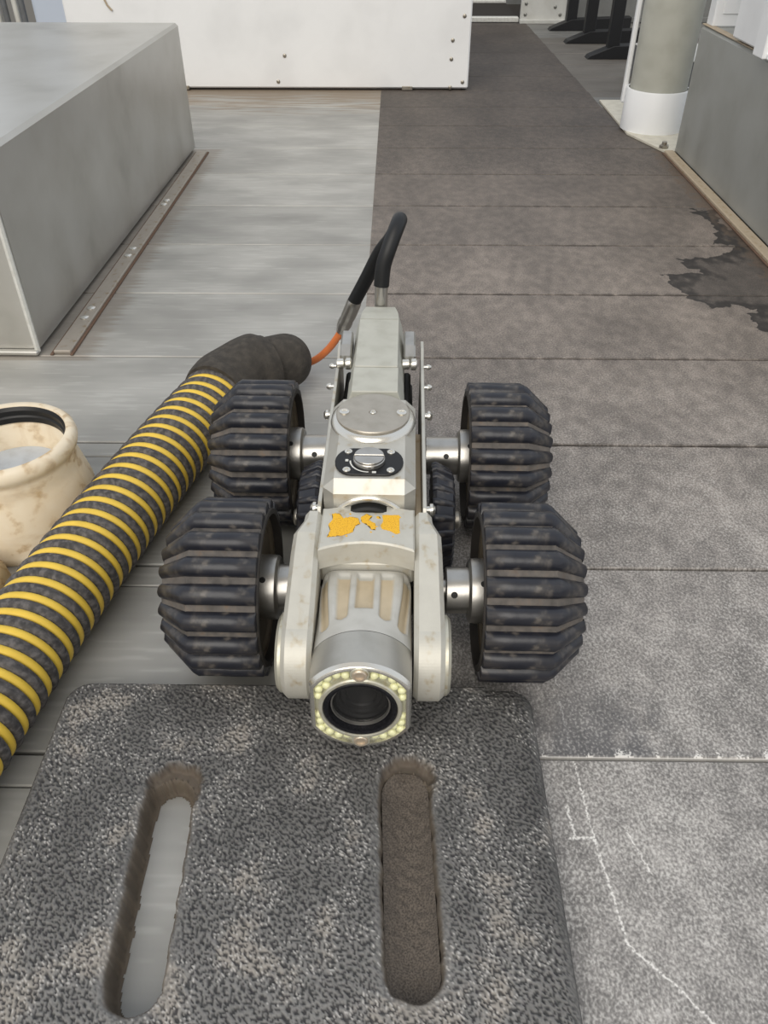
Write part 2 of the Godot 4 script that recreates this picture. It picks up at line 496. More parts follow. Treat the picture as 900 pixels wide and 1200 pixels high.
func build_floor() -> void:
	var fl := struct_root("floor", "plank deck, pale metal boards beside a dark trodden lane")
	var sub := mb()
	bx(sub, Vector3(0, -0.06, -2.6), Vector3(3.8, 0.08, 6.6))
	obj("subfloor", sub, M.gap, fl)
	var near_m := floor_mat(lane_texture(-0.06, 0.86, 0.15, 0.96, 1150, 1020, true), 0.62)
	var mid_m := floor_mat(lane_texture(-0.06, 0.86, 0.95, 2.25, 800, 1150, false), 0.6)
	var far_m := floor_mat(lane_texture(-0.06, 0.86, 2.2, 5.1, 420, 760, false), 0.62)
	var back_m := floor_mat(lane_texture(-0.06, 0.86, -0.4, 0.18, 300, 200, false), 0.62)
	var pale_tex := pale_texture()
	var pales := []
	for t: float in [0.98, 1.02, 0.95, 1.0]:
		pales.append(floor_mat(pale_tex, 0.5, 0.25, t))
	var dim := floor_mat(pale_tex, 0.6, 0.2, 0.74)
	var seam := 0.174
	for k in range(-2, 19):
		var d0 := seam + 0.2605 * k
		var d1 := minf(d0 + 0.2605, 4.97)
		var g := 0.0018
		var m: StandardMaterial3D = back_m
		var v := [-0.4, 0.18]
		if k >= 0: m = near_m; v = [0.15, 0.96]
		if k >= 3: m = mid_m; v = [0.95, 2.25]
		if k >= 8: m = far_m; v = [2.2, 5.1]
		var xr := 0.86 if d0 < 2.9 else 0.72 - 0.012 * (d0 - 2.9)
		put("dark_plank", plank_mesh(LANE_X, xr, d0 + g, d1 - g, 0.001, -0.06, 0.86, v[0], v[1]), m, fl)
		var pm: StandardMaterial3D = pales[(k * 7 + 20) % 4]
		if k == 1 or k == 0 or k == 2:
			# the wide boards show their narrow interlocking lip on this side
			put("pale_plank", plank_mesh(-1.6, LANE_X, d0 + g, d1 - 0.036, 0.0, -1.6, -0.05, -0.35, 5.05), pm, fl)
			put("pale_plank", plank_mesh(-1.6, LANE_X, d1 - 0.0345, d1 - g, 0.0, -1.6, -0.05, -0.35, 5.05), pales[(k + 3) % 4], fl)
		else:
			put("pale_plank", plank_mesh(-1.6, LANE_X, d0 + g, d1 - g, 0.0, -1.6, -0.05, -0.35, 5.05), pm, fl)
		if d0 > 2.9:
			put("side_plank", plank_mesh(xr, 1.7, d0 + g, d1 - g, 0.0, xr, xr + 1.55, 1.65, 7.05), dim, fl)
		elif k >= 0:
			put("side_plank", plank_mesh(0.86, 1.7, d0 + g, d1 - g, 0.0, 0.86, 2.4, -0.35, 5.05), pales[(k + 1) % 4], fl)

# ---------------------------------------------------------------- surroundings
func rivets(parent: Node, at: Array, r: float, h: float, m: Material, axis := Vector3.UP, called := "rivet") -> void:
	var st := mb()
	lathe(st, PackedVector2Array([Vector2(r, 0), Vector2(r * 0.95, h * 0.5), Vector2(r * 0.6, h * 0.9), Vector2(0, h)]), ax(axis, Vector3.ZERO), 12)
	var me := done(st)
	for p: Vector3 in at:
		put(called, me, m, parent).position = p

func build_surroundings() -> void:
	# left sheet metal box
	var t := thing("metal_chest", "large grey sheet metal chest on the left with bright bare front corner", "metal box", Vector3(-1.107, 0, -1.866))
	t.rotation.y = deg_to_rad(-0.8)
	var st := mb()
	bx(st, Vector3(0, 0.163, 0), Vector3(1.02, 0.322, 1.268), 0.007)
	obj("body", st, M.sheet, t)
	st = mb()
	bx(st, Vector3(0.5065, 0.160, 0.6345), Vector3(0.009, 0.316, 0.009), 0.003)
	obj("corner_seam", st, M.weld, t).set_meta("label", "pale bare metal corner seam")
	st = mb()
	bx(st, Vector3(0, 0.005, 0.640), Vector3(1.02, 0.008, 0.012), 0.002)
	obj("bottom_lip", st, M.sheet, t)
	# riveted strip along the chest
	t = thing("riveted_strip", "flat riveted metal strip with rusty edges beside the left chest", "metal strip", Vector3(-0.5655, 0.0, -1.84), deg_to_rad(-0.2))
	st = mb()
	bx(st, Vector3(0, 0.0035, 0), Vector3(0.030, 0.007, 1.235), 0.0015)
	obj("strip", st, M.strip, t)
	st = mb()
	bx(st, Vector3(0.017, 0.0015, 0), Vector3(0.006, 0.003, 1.245), 0.001)
	bx(st, Vector3(-0.017, 0.0015, 0), Vector3(0.006, 0.003, 1.245), 0.001)
	obj("rusty_edge", st, M.rust, t)
	rivets(t, [Vector3(0, 0.007, 0.49), Vector3(0.0, 0.007, 0.45), Vector3(0, 0.007, 0.19), Vector3(0, 0.007, 0.15), Vector3(0, 0.007, -0.14), Vector3(0, 0.007, -0.17)], 0.0085, 0.004, M.bright)
	# white cabinet at the back
	t = thing("white_cabinet", "tall white panel-fronted cabinet standing behind the pale boards", "cabinet", Vector3(-0.455, 0, -3.55))
	st = mb()
	bx(st, Vector3(0, 0.608, 0), Vector3(1.452, 1.2, 0.5), 0.005)
	obj("body", st, M.white, t)
	st = mb()
	bx(st, Vector3(0, 0.005, 0.03), Vector3(1.40, 0.008, 0.42))
	obj("plinth", st, M.gap, t)
	for f: Array in [[-0.34, 0.05], [0.50, 0.04]]:
		st = mb()
		bx(st, Vector3(f[0], 0.009, 0.247), Vector3(f[1], 0.014, 0.014), 0.002)
		obj("bottom_clip", st, M.dull_steel, t)
	rivets(t, [Vector3(0.66, 0.105, 0.25), Vector3(0.662, 0.165, 0.25), Vector3(0.705, 0.03, 0.25), Vector3(0.66, 0.012, 0.25), Vector3(0.70, 0.24, 0.25), Vector3(0.02, 0.030, 0.25), Vector3(0.05, 0.115, 0.25)], 0.007, 0.004, M.dull_steel, Vector3.BACK, "bolt")
	st = mb()
	tube(st, smooth_path([Vector3(-0.552, 0.255, 0.2535), Vector3(-0.568, 0.276, 0.2535), Vector3(-0.584, 0.34, 0.2535), Vector3(-0.60, 0.5, 0.2535)], 12), func(_i: int, _a: float) -> float: return 0.0035, 8)
	obj("hanging_cord", st, M.tan, t)
	# blue-grey locker and pipes behind the chest
	t = thing("blue_grey_locker", "narrow pale blue-grey locker wedged left of the white cabinet", "locker", Vector3(-1.272, 0, -3.52))
	st = mb()
	bx(st, Vector3(0, 0.6, 0), Vector3(0.13, 1.2, 0.2), 0.006)
	obj("body", st, M.blue_grey, t)
	st = mb()
	bx(st, Vector3(0.075, 0.6, 0.07), Vector3(0.012, 1.2, 0.02), 0.002)
	obj("edge_gasket", st, M.gap, t)
	st = mb()
	bx(st, Vector3(0, 0.62, 0.1015), Vector3(0.11, 1.1, 0.004), 0.0015)
	obj("door", st, M.blue_grey, t)
	var px := [-1.375, -1.405, -1.44, -1.475, -1.51]
	var pl := ["grey upright tube closest to the blue-grey locker", "second grey upright tube from the blue-grey locker", "middle grey upright tube of the five behind the chest", "fourth grey upright tube from the blue-grey locker", "grey upright tube farthest from the blue-grey locker"]
	for i in 5:
		var p := thing("upright_tube", pl[i], "tube", Vector3(px[i], 0, -3.42 - 0.015 * (i % 2)), 0, "grey upright tubes behind the chest")
		st = mb()
		cyl(st, 0.011, 0.012, 1.2, Transform3D(), 0.001, 14)
		obj("tube", st, M.pipe_grey if i % 2 == 0 else M.off_white, p)
		st = mb()
		cyl(st, 0.0155, 0.0, 0.012, Transform3D(), 0.002, 14)
		obj("foot", st, M.gap, p)
	# right sheet metal platform with tan strip
	t = thing("metal_platform", "long grey sheet metal platform along the right edge of the lane", "metal box", Vector3(1.16, 0, -1.80))
	st = mb()
	bx(st, Vector3(0, 0.1635, 0), Vector3(0.69, 0.323, 1.342), 0.008)
	obj("body", st, M.sheet_dark, t)
	st = mb()
	bx(st, Vector3(-0.333, 0.3265, -0.1), Vector3(0.02, 0.003, 1.14), 0.001)
	obj("edge_trim", st, M.tan, t)
	t = thing("tan_strip", "narrow tan skirting strip at the foot of the right platform", "metal strip", Vector3(0.7985, 0.0, -1.80))
	st = mb()
	bx(st, Vector3(0, 0.006, 0), Vector3(0.026, 0.010, 1.335), 0.002)
	obj("strip", st, M.tan, t)
	st = mb()
	bx(st, Vector3(-0.016, 0.003, 0), Vector3(0.005, 0.004, 1.335), 0.001)
	obj("rusty_edge", st, M.rust, t)
	# white units standing on the platform
	t = thing("channel_cabinet", "white flanged cabinet standing on the right platform's near edge", "cabinet", Vector3(0.945, 0.329, -2.08))
	st = mb()
	bx(st, Vector3(0.01, 0.40, 0.0), Vector3(0.30, 0.79, 0.24), 0.004)
	obj("body", st, M.white, t)
	st = mb()
	bx(st, Vector3(-0.1525, 0.40, 0.105), Vector3(0.012, 0.80, 0.06), 0.002)
	bx(st, Vector3(0.01, 0.006, 0.135), Vector3(0.32, 0.012, 0.02), 0.002)
	obj("flange", st, M.white, t)
	st = mb()
	bx(st, Vector3(0.02, 0.075, 0.122), Vector3(0.27, 0.004, 0.005), 0.001)
	obj("drawer_gap", st, M.bolt, t)
	t = thing("platform_locker", "plain white locker at the far end of the right platform", "locker", Vector3(1.06, 0.325, -2.44))
	st = mb()
	bx(st, Vector3(0, 0.4, 0), Vector3(0.47, 0.80, 0.05), 0.004)
	obj("body", st, M.white, t)
	st = mb()
	bx(st, Vector3(0, 0.4, 0.026), Vector3(0.43, 0.74, 0.004), 0.0015)
	obj("door", st, M.white, t)
	# column
	t = thing("white_column", "round greenish white column in a white collar beside the platform", "column", Vector3(0.812, 0, -2.735))
	st = mb()
	prism(st, PackedVector2Array([Vector2(-0.085, -0.39), Vector2(0.13, -0.39), Vector2(0.13, 0.262), Vector2(0.0, 0.262), Vector2(-0.022, 0.268), Vector2(-0.088, 0.06)]), 0.001, 0.008, Transform3D(), 0.001)
	obj("base_plate", st, M.plate, t)
	st = mb()
	lathe(st, PackedVector2Array([Vector2(0.08, 0.008), Vector2(0.0955, 0.008), Vector2(0.0955, 0.120), Vector2(0.0935, 0.123), Vector2(0.089, 0.123), Vector2(0.088, 0.11), Vector2(0.08, 0.11)]), Transform3D(), 48)
	obj("collar", st, M.white, t)
	st = mb()
	cyl(st, 0.0855, 0.02, 1.25, Transform3D(), 0.002, 48)
	obj("shaft", st, M.column, t)
	st = mb()
	bx(st, Vector3(-0.088, 0.66, -0.055), Vector3(0.014, 1.18, 0.02), 0.003)
	obj("side_rail", st, M.white, t)
	st = mb()
	prism(st, ngon(6, 0.014), 0.008, 0.017, Transform3D(Basis(), Vector3(-0.02, 0, 0.235)), 0.001)
	cyl(st, 0.0075, 0.017, 0.026, Transform3D(Basis(), Vector3(-0.02, 0, 0.235)))
	obj("anchor_bolt", st, M.dull_steel, t)
	st = mb()
	prism(st, ngon(6, 0.012), 0.008, 0.014, Transform3D(Basis(), Vector3(0.025, 0, 0.246)), 0.001)
	obj("anchor_bolt", st, M.dull_steel, t)
	# dark posts with gusset feet
	var pp := [[0.945, 3.97], [0.915, 4.36], [0.895, 4.74]]
	var lab := ["black post with a wedge foot closest to the white column", "black post with a wedge foot, middle one of three by the lane", "black post with a wedge foot farthest from the white column"]
	for i in 3:
		var p := thing("bracket_post", lab[i], "post", Vector3(pp[i][0], 0, -pp[i][1]), 0, "black wedge-footed posts beside the far lane")
		st = mb()
		bx(st, Vector3(0, 0.35, 0), Vector3(0.05, 0.68, 0.05), 0.003)
		obj("upright", st, M.dark_post, p)
		st = mb()
		prism(st, PackedVector2Array([Vector2(-0.11, 0.0), Vector2(-0.10, -0.012), Vector2(0.0, -0.05), Vector2(0.30, -0.06), Vector2(0.30, 0.0)]), -0.035, 0.035, Transform3D(Basis(Vector3.RIGHT, Vector3.BACK, Vector3.DOWN), Vector3.ZERO), 0.002)
		obj("wedge_foot", st, M.dark_post, p)
	# far end: threshold, step board, panels
	t = thing("threshold_strip", "pale metal threshold strip at the far end of the lane", "threshold", Vector3(0.33, 0, -4.995))
	st = mb()
	bx(st, Vector3(0, 0.014, 0), Vector3(0.66, 0.026, 0.04), 0.004)
	obj("strip", st, M.weld, t)
	t = thing("step_board", "brown-grey landing board beyond the far threshold", "board", Vector3(0.33, 0, -5.32))
	st = mb()
	bx(st, Vector3(0, 0.010, 0), Vector3(0.66, 0.02, 0.59), 0.003)
	obj("board", st, M.gap, t)
	st = mb()
	bx(st, Vector3(0, 0.018, -0.315), Vector3(0.66, 0.03, 0.04), 0.004)
	obj("end_strip", st, M.weld, t)
	t = thing("bolted_panel", "off-white bolted panel at the far end right of the lane", "panel", Vector3(0.785, 0, -4.975))
	st = mb()
	bx(st, Vector3(0, 0.36, 0), Vector3(0.24, 0.70, 0.03), 0.004)
	obj("body", st, M.off_white, t)
	st = mb()
	bx(st, Vector3(-0.0, 0.009, 0.008), Vector3(0.245, 0.018, 0.05), 0.002)
	obj("foot_angle", st, M.off_white, t)
	rivets(t, [Vector3(-0.095, 0.04, 0.015), Vector3(0.09, 0.04, 0.015), Vector3(0.06, 0.075, 0.015), Vector3(-0.095, 0.09, 0.015)], 0.009, 0.005, M.bolt, Vector3.BACK, "bolt")
	var w := mb()
	bx(w, Vector3(0.0, 0.6, -5.93), Vector3(3.8, 1.3, 0.06))
	var wall := obj("wall_back", w, M.grey_wall, self)
	wall.set_meta("kind", "structure")
	t = thing("grey_partition", "dull grey partition sheet behind the black posts", "partition", Vector3(1.32, 0, -5.02))
	st = mb()
	bx(st, Vector3(0, 0.40, 0), Vector3(0.82, 0.80, 0.03), 0.003)
	obj("sheet", st, M.grey_wall, t)
	st = mb()
	bx(st, Vector3(0, 0.012, 0.022), Vector3(0.82, 0.024, 0.014), 0.002)
	obj("foot_rail", st, M.grey_wall, t)
	t = thing("grey_case", "low dark grey case with a pale top edge behind the white column", "case", Vector3(1.06, 0, -3.40))
	st = mb()
	bx(st, Vector3(0, 0.055, 0), Vector3(0.24, 0.11, 0.36), 0.004)
	obj("body", st, M.pipe_grey, t)
	st = mb()
	bx(st, Vector3(0, 0.1125, 0), Vector3(0.244, 0.006, 0.364), 0.002)
	obj("lid", st, M.off_white, t)

func ngon(n: int, r: float, ph := 0.0) -> PackedVector2Array:
	var p := PackedVector2Array()
	for i in n:
		p.append(Vector2(cos(ph + TAU * i / n), sin(ph + TAU * i / n)) * r)
	return p

# ---------------------------------------------------------------- rubber pad
func capsule_sd(p: Vector2, a: Vector2, b: Vector2, r: float) -> float:
	return seg_dist(p, a, b) - r

func build_pad() -> void:
	var t := thing("rubber_pad", "thick black pitted rubber pad with two long handle slots", "pad", Vector3(-0.088, 0, -0.30))
	var ru := fnl(201, 235.0, 2)
	var dust := fnl(202, 11.0, 4)
	var fine := fnl(203, 420.0, 2)
	var rag := fnl(204, 40.0, 3)
	var hx := 0.2255
	var hz := 0.1965
	var step := 0.00125
	var nx := int(round((hx * 2.0 + step * 2.0) / step))
	var nz := int(round((hz * 2.0 + step * 2.0) / step))
	var T := 0.030
	var la := Vector2(-0.1015, -0.074)
	var lb := Vector2(-0.0945, 0.073)
	var ra := Vector2(0.101, -0.083)
	var rb := Vector2(0.107, 0.062)
	var st := mb()
	var verts := PackedVector3Array()
	var cols := PackedColorArray()
	var keep := PackedByteArray()
	for j in nz + 1:
		for i in nx + 1:
			var p := Vector2(-hx - step + step * i, -hz - step + step * j)
			var wx := rag.get_noise_2d(p.x, p.y)
			# rounded rectangle, distance in from the edge
			var rc := 0.022
			var q := Vector2(absf(p.x) - hx + rc, absf(p.y) - hz + rc)
			var e := -(Vector2(maxf(q.x, 0), maxf(q.y, 0)).length() + minf(maxf(q.x, q.y), 0.0) - rc)
			var z := T
			if e <= 0.0:
				z = 0.0
				var cp := Vector2(clampf(p.x, -hx + rc, hx - rc), clampf(p.y, -hz + rc, hz - rc))
				var dv := p - cp
				if dv.length() > rc:
					p = cp + dv.normalized() * rc
			else:
				var R := 0.006 if p.x < hx * 0.8 else 0.020
				if e < R:
					z = T - (R - sqrt(maxf(0.0, R * R - (R - e) * (R - e)))) * (0.6 if R > 0.01 else 1.0)
			var sl := capsule_sd(p, la, lb, 0.0205) + wx * 0.0014
			var sr := capsule_sd(p, ra, rb, 0.0215) + wx * 0.0014
			var s := minf(sl, sr)
			var n := ru.get_noise_2d(p.x, p.y)
			var du := dust.get_noise_2d(p.x, p.y)
			var f := fine.get_noise_2d(p.x, p.y)
			var flat := smoothstep(0.0, 0.012, s) * smoothstep(0.0, 0.012, e)
			var pit := smoothstep(-0.02, 0.34, n) * (0.25 + 0.75 * flat)
			if z > 0.0:
				z += -0.0012 * pit + 0.00035 * f
			var edge := smoothstep(0.05, 0.0, p.y + hz) + 0.8 * smoothstep(0.04, 0.0, hx - p.x)
			var tone := 0.150 + 0.05 * du + 0.05 * f - 0.04 * edge
			tone += 0.07 * smoothstep(0.0, 0.18, p.y + 0.05)
			tone = maxf(tone, 0.045)
			var c := Color(tone, tone * 0.97, tone * 0.93)
			c = c.lerp(Color(0.33, 0.30, 0.265), smoothstep(0.12, 0.5, du + 0.45 * smoothstep(-0.05, 0.2, p.y) - 0.18 + 0.2 * f) * 0.8)
			c = c.lerp(Color(0.016, 0.016, 0.018), pit * 0.86)
			if f > 0.52 and n < 0.05 and du > -0.1:
				c = c.lerp(Color(0.6, 0.58, 0.55), 0.6)
			# slot lips and walls
			var roll := 0.007
			if s < roll and s > 0.0:
				z -= (roll - sqrt(maxf(0.0, roll * roll - (roll - s) * (roll - s)))) * 0.8
			# shallow finger recess beyond the far end of each slot
			for far: Array in [[la, sl], [ra, sr]]:
				var fd := p.distance_to(far[0] + Vector2(0.002, -0.010)) + wx * 0.004 - 0.0225
				if fd < 0.003 and float(far[1]) > -0.004:
					z = minf(z, T - 0.011 * smoothstep(0.003, -0.004, fd))
					c = c.lerp(Color(0.105, 0.083, 0.062), 0.97 * smoothstep(0.003, -0.002, fd))
			c = c.lerp(Color(0.115, 0.092, 0.068) * (1.0 + 0.12 * wx), smoothstep(0.0035, 0.0, s) * (0.9 if s > 0.0 else 1.0))
			c = c.lerp(Color(0.035, 0.034, 0.033), smoothstep(0.003, 0.0, e))
			var k := 1
			if s < 0.0:
				z = maxf(0.0005, T - 0.006 - (-s) * 9.0)
				if s < -0.0045:
					k = 0
			verts.append(Vector3(p.x, z, p.y))
			cols.append(c)
			keep.append(k)
	var w := nx + 1
	for j in nz:
		for i in nx:
			var a := j * w + i
			if keep[a] + keep[a + 1] + keep[a + w] + keep[a + w + 1] == 0:
				continue
			for k: int in [a, a + 1, a + w + 1, a, a + w + 1, a + w]:
				st.set_color(cols[k])
				st.set_smooth_group(1)
				st.add_vertex(verts[k])
	var m := mat(Color.WHITE, 0.78)
	m.vertex_color_use_as_albedo = true
	st.index()
	obj("pad", st, m, t)
	# packed brown dirt filling the slot nearer the lens
	st = mb()
	var rr := 0.0205
	var n2 := 26
	for j in 84:
		for i in n2:
			var qd := []
			for o: Array in [[i, j], [i + 1, j], [i + 1, j + 1], [i, j + 1]]:
				var u: float = float(o[0]) / n2 * 2.0 - 1.0
				var v: float = float(o[1]) / 84.0
				var zc := lerpf(ra.y - rr, rb.y + rr, v)
				var half := rr
				if zc < ra.y: half = sqrt(maxf(0.0, rr * rr - pow(ra.y - zc, 2)))
				if zc > rb.y: half = sqrt(maxf(0.0, rr * rr - pow(zc - rb.y, 2)))
				var xc := lerpf(ra.x, rb.x, v) + u * half
				var hgt := 0.0085 + 0.009 * u * u + 0.0016 * rag.get_noise_2d(xc * 2.0, zc * 2.0) + 0.0008 * fine.get_noise_2d(xc, zc) + 0.004 * smoothstep(0.12, 0.0, v)
				qd.append(Vector3(xc, hgt, zc))
			quad(st, qd[0], qd[1], qd[2], qd[3], Vector3.UP, 1)
	var dm := grainy(mat(Color(0.42, 0.385, 0.35), 0.9), noise_tex(0.05, [[0.0, g3(0.45)], [0.45, g3(0.85)], [0.8, g3(1.05)], [1.0, g3(1.7)]], 207, FastNoiseLite.TYPE_SIMPLEX, 512, 5), 16.0)
	var df := obj("packed_dirt", st, dm, t)
	df.set_meta("kind", "stuff")
	df.set_meta("label", "brown dirt packed in the slot below the camera lens")

# ---------------------------------------------------------------- hose and socket
func build_hose() -> void:
	var t := thing("ventilation_hose", "black corrugated hose with yellow spiral stripes and rubber end cuff", "hose", Vector3(-0.34, 0, -0.62))
	var o := Vector3(-0.34, 0, -0.62)
	var ctrl := []
	for c: Array in [[-0.405, 0.20], [-0.394, 0.33], [-0.380, 0.43], [-0.364, 0.53], [-0.345, 0.63], [-0.324, 0.73], [-0.296, 0.85], [-0.266, 0.96], [-0.243, 1.03]]:
		ctrl.append(Vector3(c[0], 0.0515, -c[1]) - o)
	var n := 520
	var pts := smooth_path(ctrl, n)
	var L := 0.0
	for i in n:
		L += pts[i].distance_to(pts[i + 1])
	var pitch := 0.0222
	var turns := L / pitch
	var rad := func(i: int, a: float) -> float:
		var ph := fposmod(turns * i / n - a / TAU, 1.0)     # 0 at the yellow wire
		var u := absf(ph - 0.5) * 2.0                       # 1 at the wire, 0 between
		return 0.0438 + 0.0060 * sqrt(maxf(0.0, 1.0 - pow(u / 0.60, 2.0)))
	var st := mb()
	tube(st, pts, rad, 48)
	obj("corrugated_wall", st, M.hose, t)
	# the yellow wire
	st = mb()
	var fr := frames(pts)
	var per := 40
	var steps := int(turns * per)
	var sec := [[-0.0050, -0.003], [-0.0048, 0.0016], [-0.0032, 0.0034], [0.0, 0.0040], [0.0032, 0.0034], [0.0048, 0.0016], [0.0050, -0.003]]
	var prev := []
	for s in steps:
		var f := float(s) / steps * n
		var i := mini(int(f), n - 1)
		var fa: Array = fr[i]
		var fb: Array = fr[i + 1]
		var c: Vector3 = (fa[0] as Vector3).lerp(fb[0], f - i)
		var a := TAU * s / per
		var dir: Vector3 = fa[1] * cos(a) + fa[2] * sin(a)
		var row := []
		for q: Array in sec:
			row.append(c + dir * (0.0441 + float(q[1])) + (fa[3] as Vector3) * float(q[0]))
		if prev.size():
			for k in sec.size() - 1:
				quad(st, prev[k], prev[k + 1], row[k + 1], row[k], dir + (fa[3] as Vector3) * (float(k) - 2.5) * 0.3, 1)
		prev = row
	obj("spiral_stripe", st, M.yellow, t).set_meta("label", "raised yellow spiral stripe")
	# rubber cuff that turns toward the robot
	st = mb()
	var cp := smooth_path([Vector3(-0.2560, 0.0545, -0.990) - o, Vector3(-0.2430, 0.0555, -1.028) - o, Vector3(-0.223, 0.0565, -1.060) - o, Vector3(-0.192, 0.0555, -1.086) - o], 30)
	tube(st, cp, func(i: int, a: float) -> float: return (0.0530 if i > 2 else 0.0515 + 0.0008 * i) + (0.0012 * sin(a * 3.0 + i * 0.3)) - 0.006 * smoothstep(25.0, 30.0, float(i)), 36)
	obj("cuff", st, M.cuff, t)
	st = mb()
	var ep := smooth_path([Vector3(-0.208, 0.056, -1.076) - o, Vector3(-0.182, 0.054, -1.096) - o, Vector3(-0.135, 0.049, -1.128) - o], 26)
	tube(st, ep, func(i: int, _a: float) -> float: return 0.0425 * sqrt(maxf(0.0, 1.0 - pow(maxf(0.0, (i - 13.0) / 13.2), 2.4))), 32)
	obj("end_plug", st, M.cuff, t)

func build_socket() -> void:
	var t := thing("pipe_socket", "cream stained pipe socket with black rubber ring on the left", "pipe fitting", Vector3(-0.461, 0, -0.779))
	var st := mb()
	lathe(st, PackedVector2Array([Vector2(0.068, 0.0005), Vector2(0.089, 0.0005), Vector2(0.091, 0.006), Vector2(0.090, 0.012), Vector2(0.0885, 0.016), Vector2(0.0885, 0.026), Vector2(0.087, 0.05), Vector2(0.080, 0.080), Vector2(0.0765, 0.094), Vector2(0.0775, 0.0985), Vector2(0.0765, 0.101), Vector2(0.078, 0.107), Vector2(0.0815, 0.111), Vector2(0.0830, 0.117), Vector2(0.0815, 0.124), Vector2(0.077, 0.128), Vector2(0.0715, 0.1275), Vector2(0.0700, 0.124)]), Transform3D(), 72, 60.0)
	lathe(st, PackedVector2Array([Vector2(0.0700, 0.105), Vector2(0.0645, 0.100), Vector2(0.0640, 0.084), Vector2(0.0590, 0.079), Vector2(0.0580, 0.060), Vector2(0.060, 0.0005)]), Transform3D(), 64, 60.0)
	obj("shell", st, M.cream, t)
	st = mb()
	lathe(st, PackedVector2Array([Vector2(0.0705, 0.103), Vector2(0.0665, 0.105), Vector2(0.0665, 0.112), Vector2(0.0685, 0.114), Vector2(0.0680, 0.121), Vector2(0.0705, 0.1255)]), Transform3D(), 64, 20.0)
	var seal := obj("seal_ring", st, M.black, t)
	seal.set_meta("label", "black rubber seal ring")
	st = mb()
	cyl(st, 0.0600, 0.062, 0.074, Transform3D(), 0.002, 48)
	obj("inner_disc", st, M.pale, t)
	t = thing("clay_stub", "small dirty beige stub by the cream socket and hose", "pipe fitting", Vector3(-0.472, 0, -0.645))
	st = mb()
	lathe(st, PackedVector2Array([Vector2(0, 0.0005), Vector2(0.034, 0.0005), Vector2(0.036, 0.01), Vector2(0.034, 0.028), Vector2(0.028, 0.038), Vector2(0.02, 0.041), Vector2(0.018, 0.036), Vector2(0, 0.034)]), Transform3D(), 28, 50.0)
	obj("shell", st, M.cream_dirty, t)

# ---------------------------------------------------------------- the crawler
func L(x: float, y: float, d: float) -> Vector3:
	return Vector3(x, y, 0.70 - d)

func screw(parent: Node, at: Vector3, axis: Vector3, r: float, h: float, m: Material, called := "screw") -> void:
	var st := mb()
	lathe(st, PackedVector2Array([Vector2(r, 0), Vector2(r, h * 0.7), Vector2(r * 0.85, h), Vector2(r * 0.5, h), Vector2(r * 0.42, h * 0.35), Vector2(0, h * 0.35)]), ax(axis, at), 18)
	obj(called, st, m, parent)

func rib_mesh(path: Array, half: float) -> ArrayMesh:
	# one rubber tread bar: a rounded section carried along (x, radius) points
	var st := mb()
	var sec := []
	for k in 9:
		var a := PI * k / 8.0
		sec.append(Vector2(-cos(a) * half, pow(sin(a), 0.75)))
	var rows := []
	for p: Array in path:
		var row := []
		for s: Vector2 in sec:
			row.append(Vector3(p[0] + (s.y - 0.5) * p[3], p[1] + s.y * p[2], s.x * (1.0 if p.size() < 5 else float(p[4]))))
		rows.append(row)
	for i in rows.size() - 1:
		for k in sec.size() - 1:
			quad(st, rows[i][k], rows[i][k + 1], rows[i + 1][k + 1], rows[i + 1][k], Vector3(0, sec[k].y + sec[k + 1].y, sec[k].x + sec[k + 1].x), 1)
	for e: Array in [[0, -1.0], [rows.size() - 1, 1.0]]:
		var row: Array = rows[e[0]]
		for k in range(1, sec.size() - 1):
			tri(st, row[0], row[k], row[k + 1], Vector3(e[1], 0, 0), -1)
	return done(st)

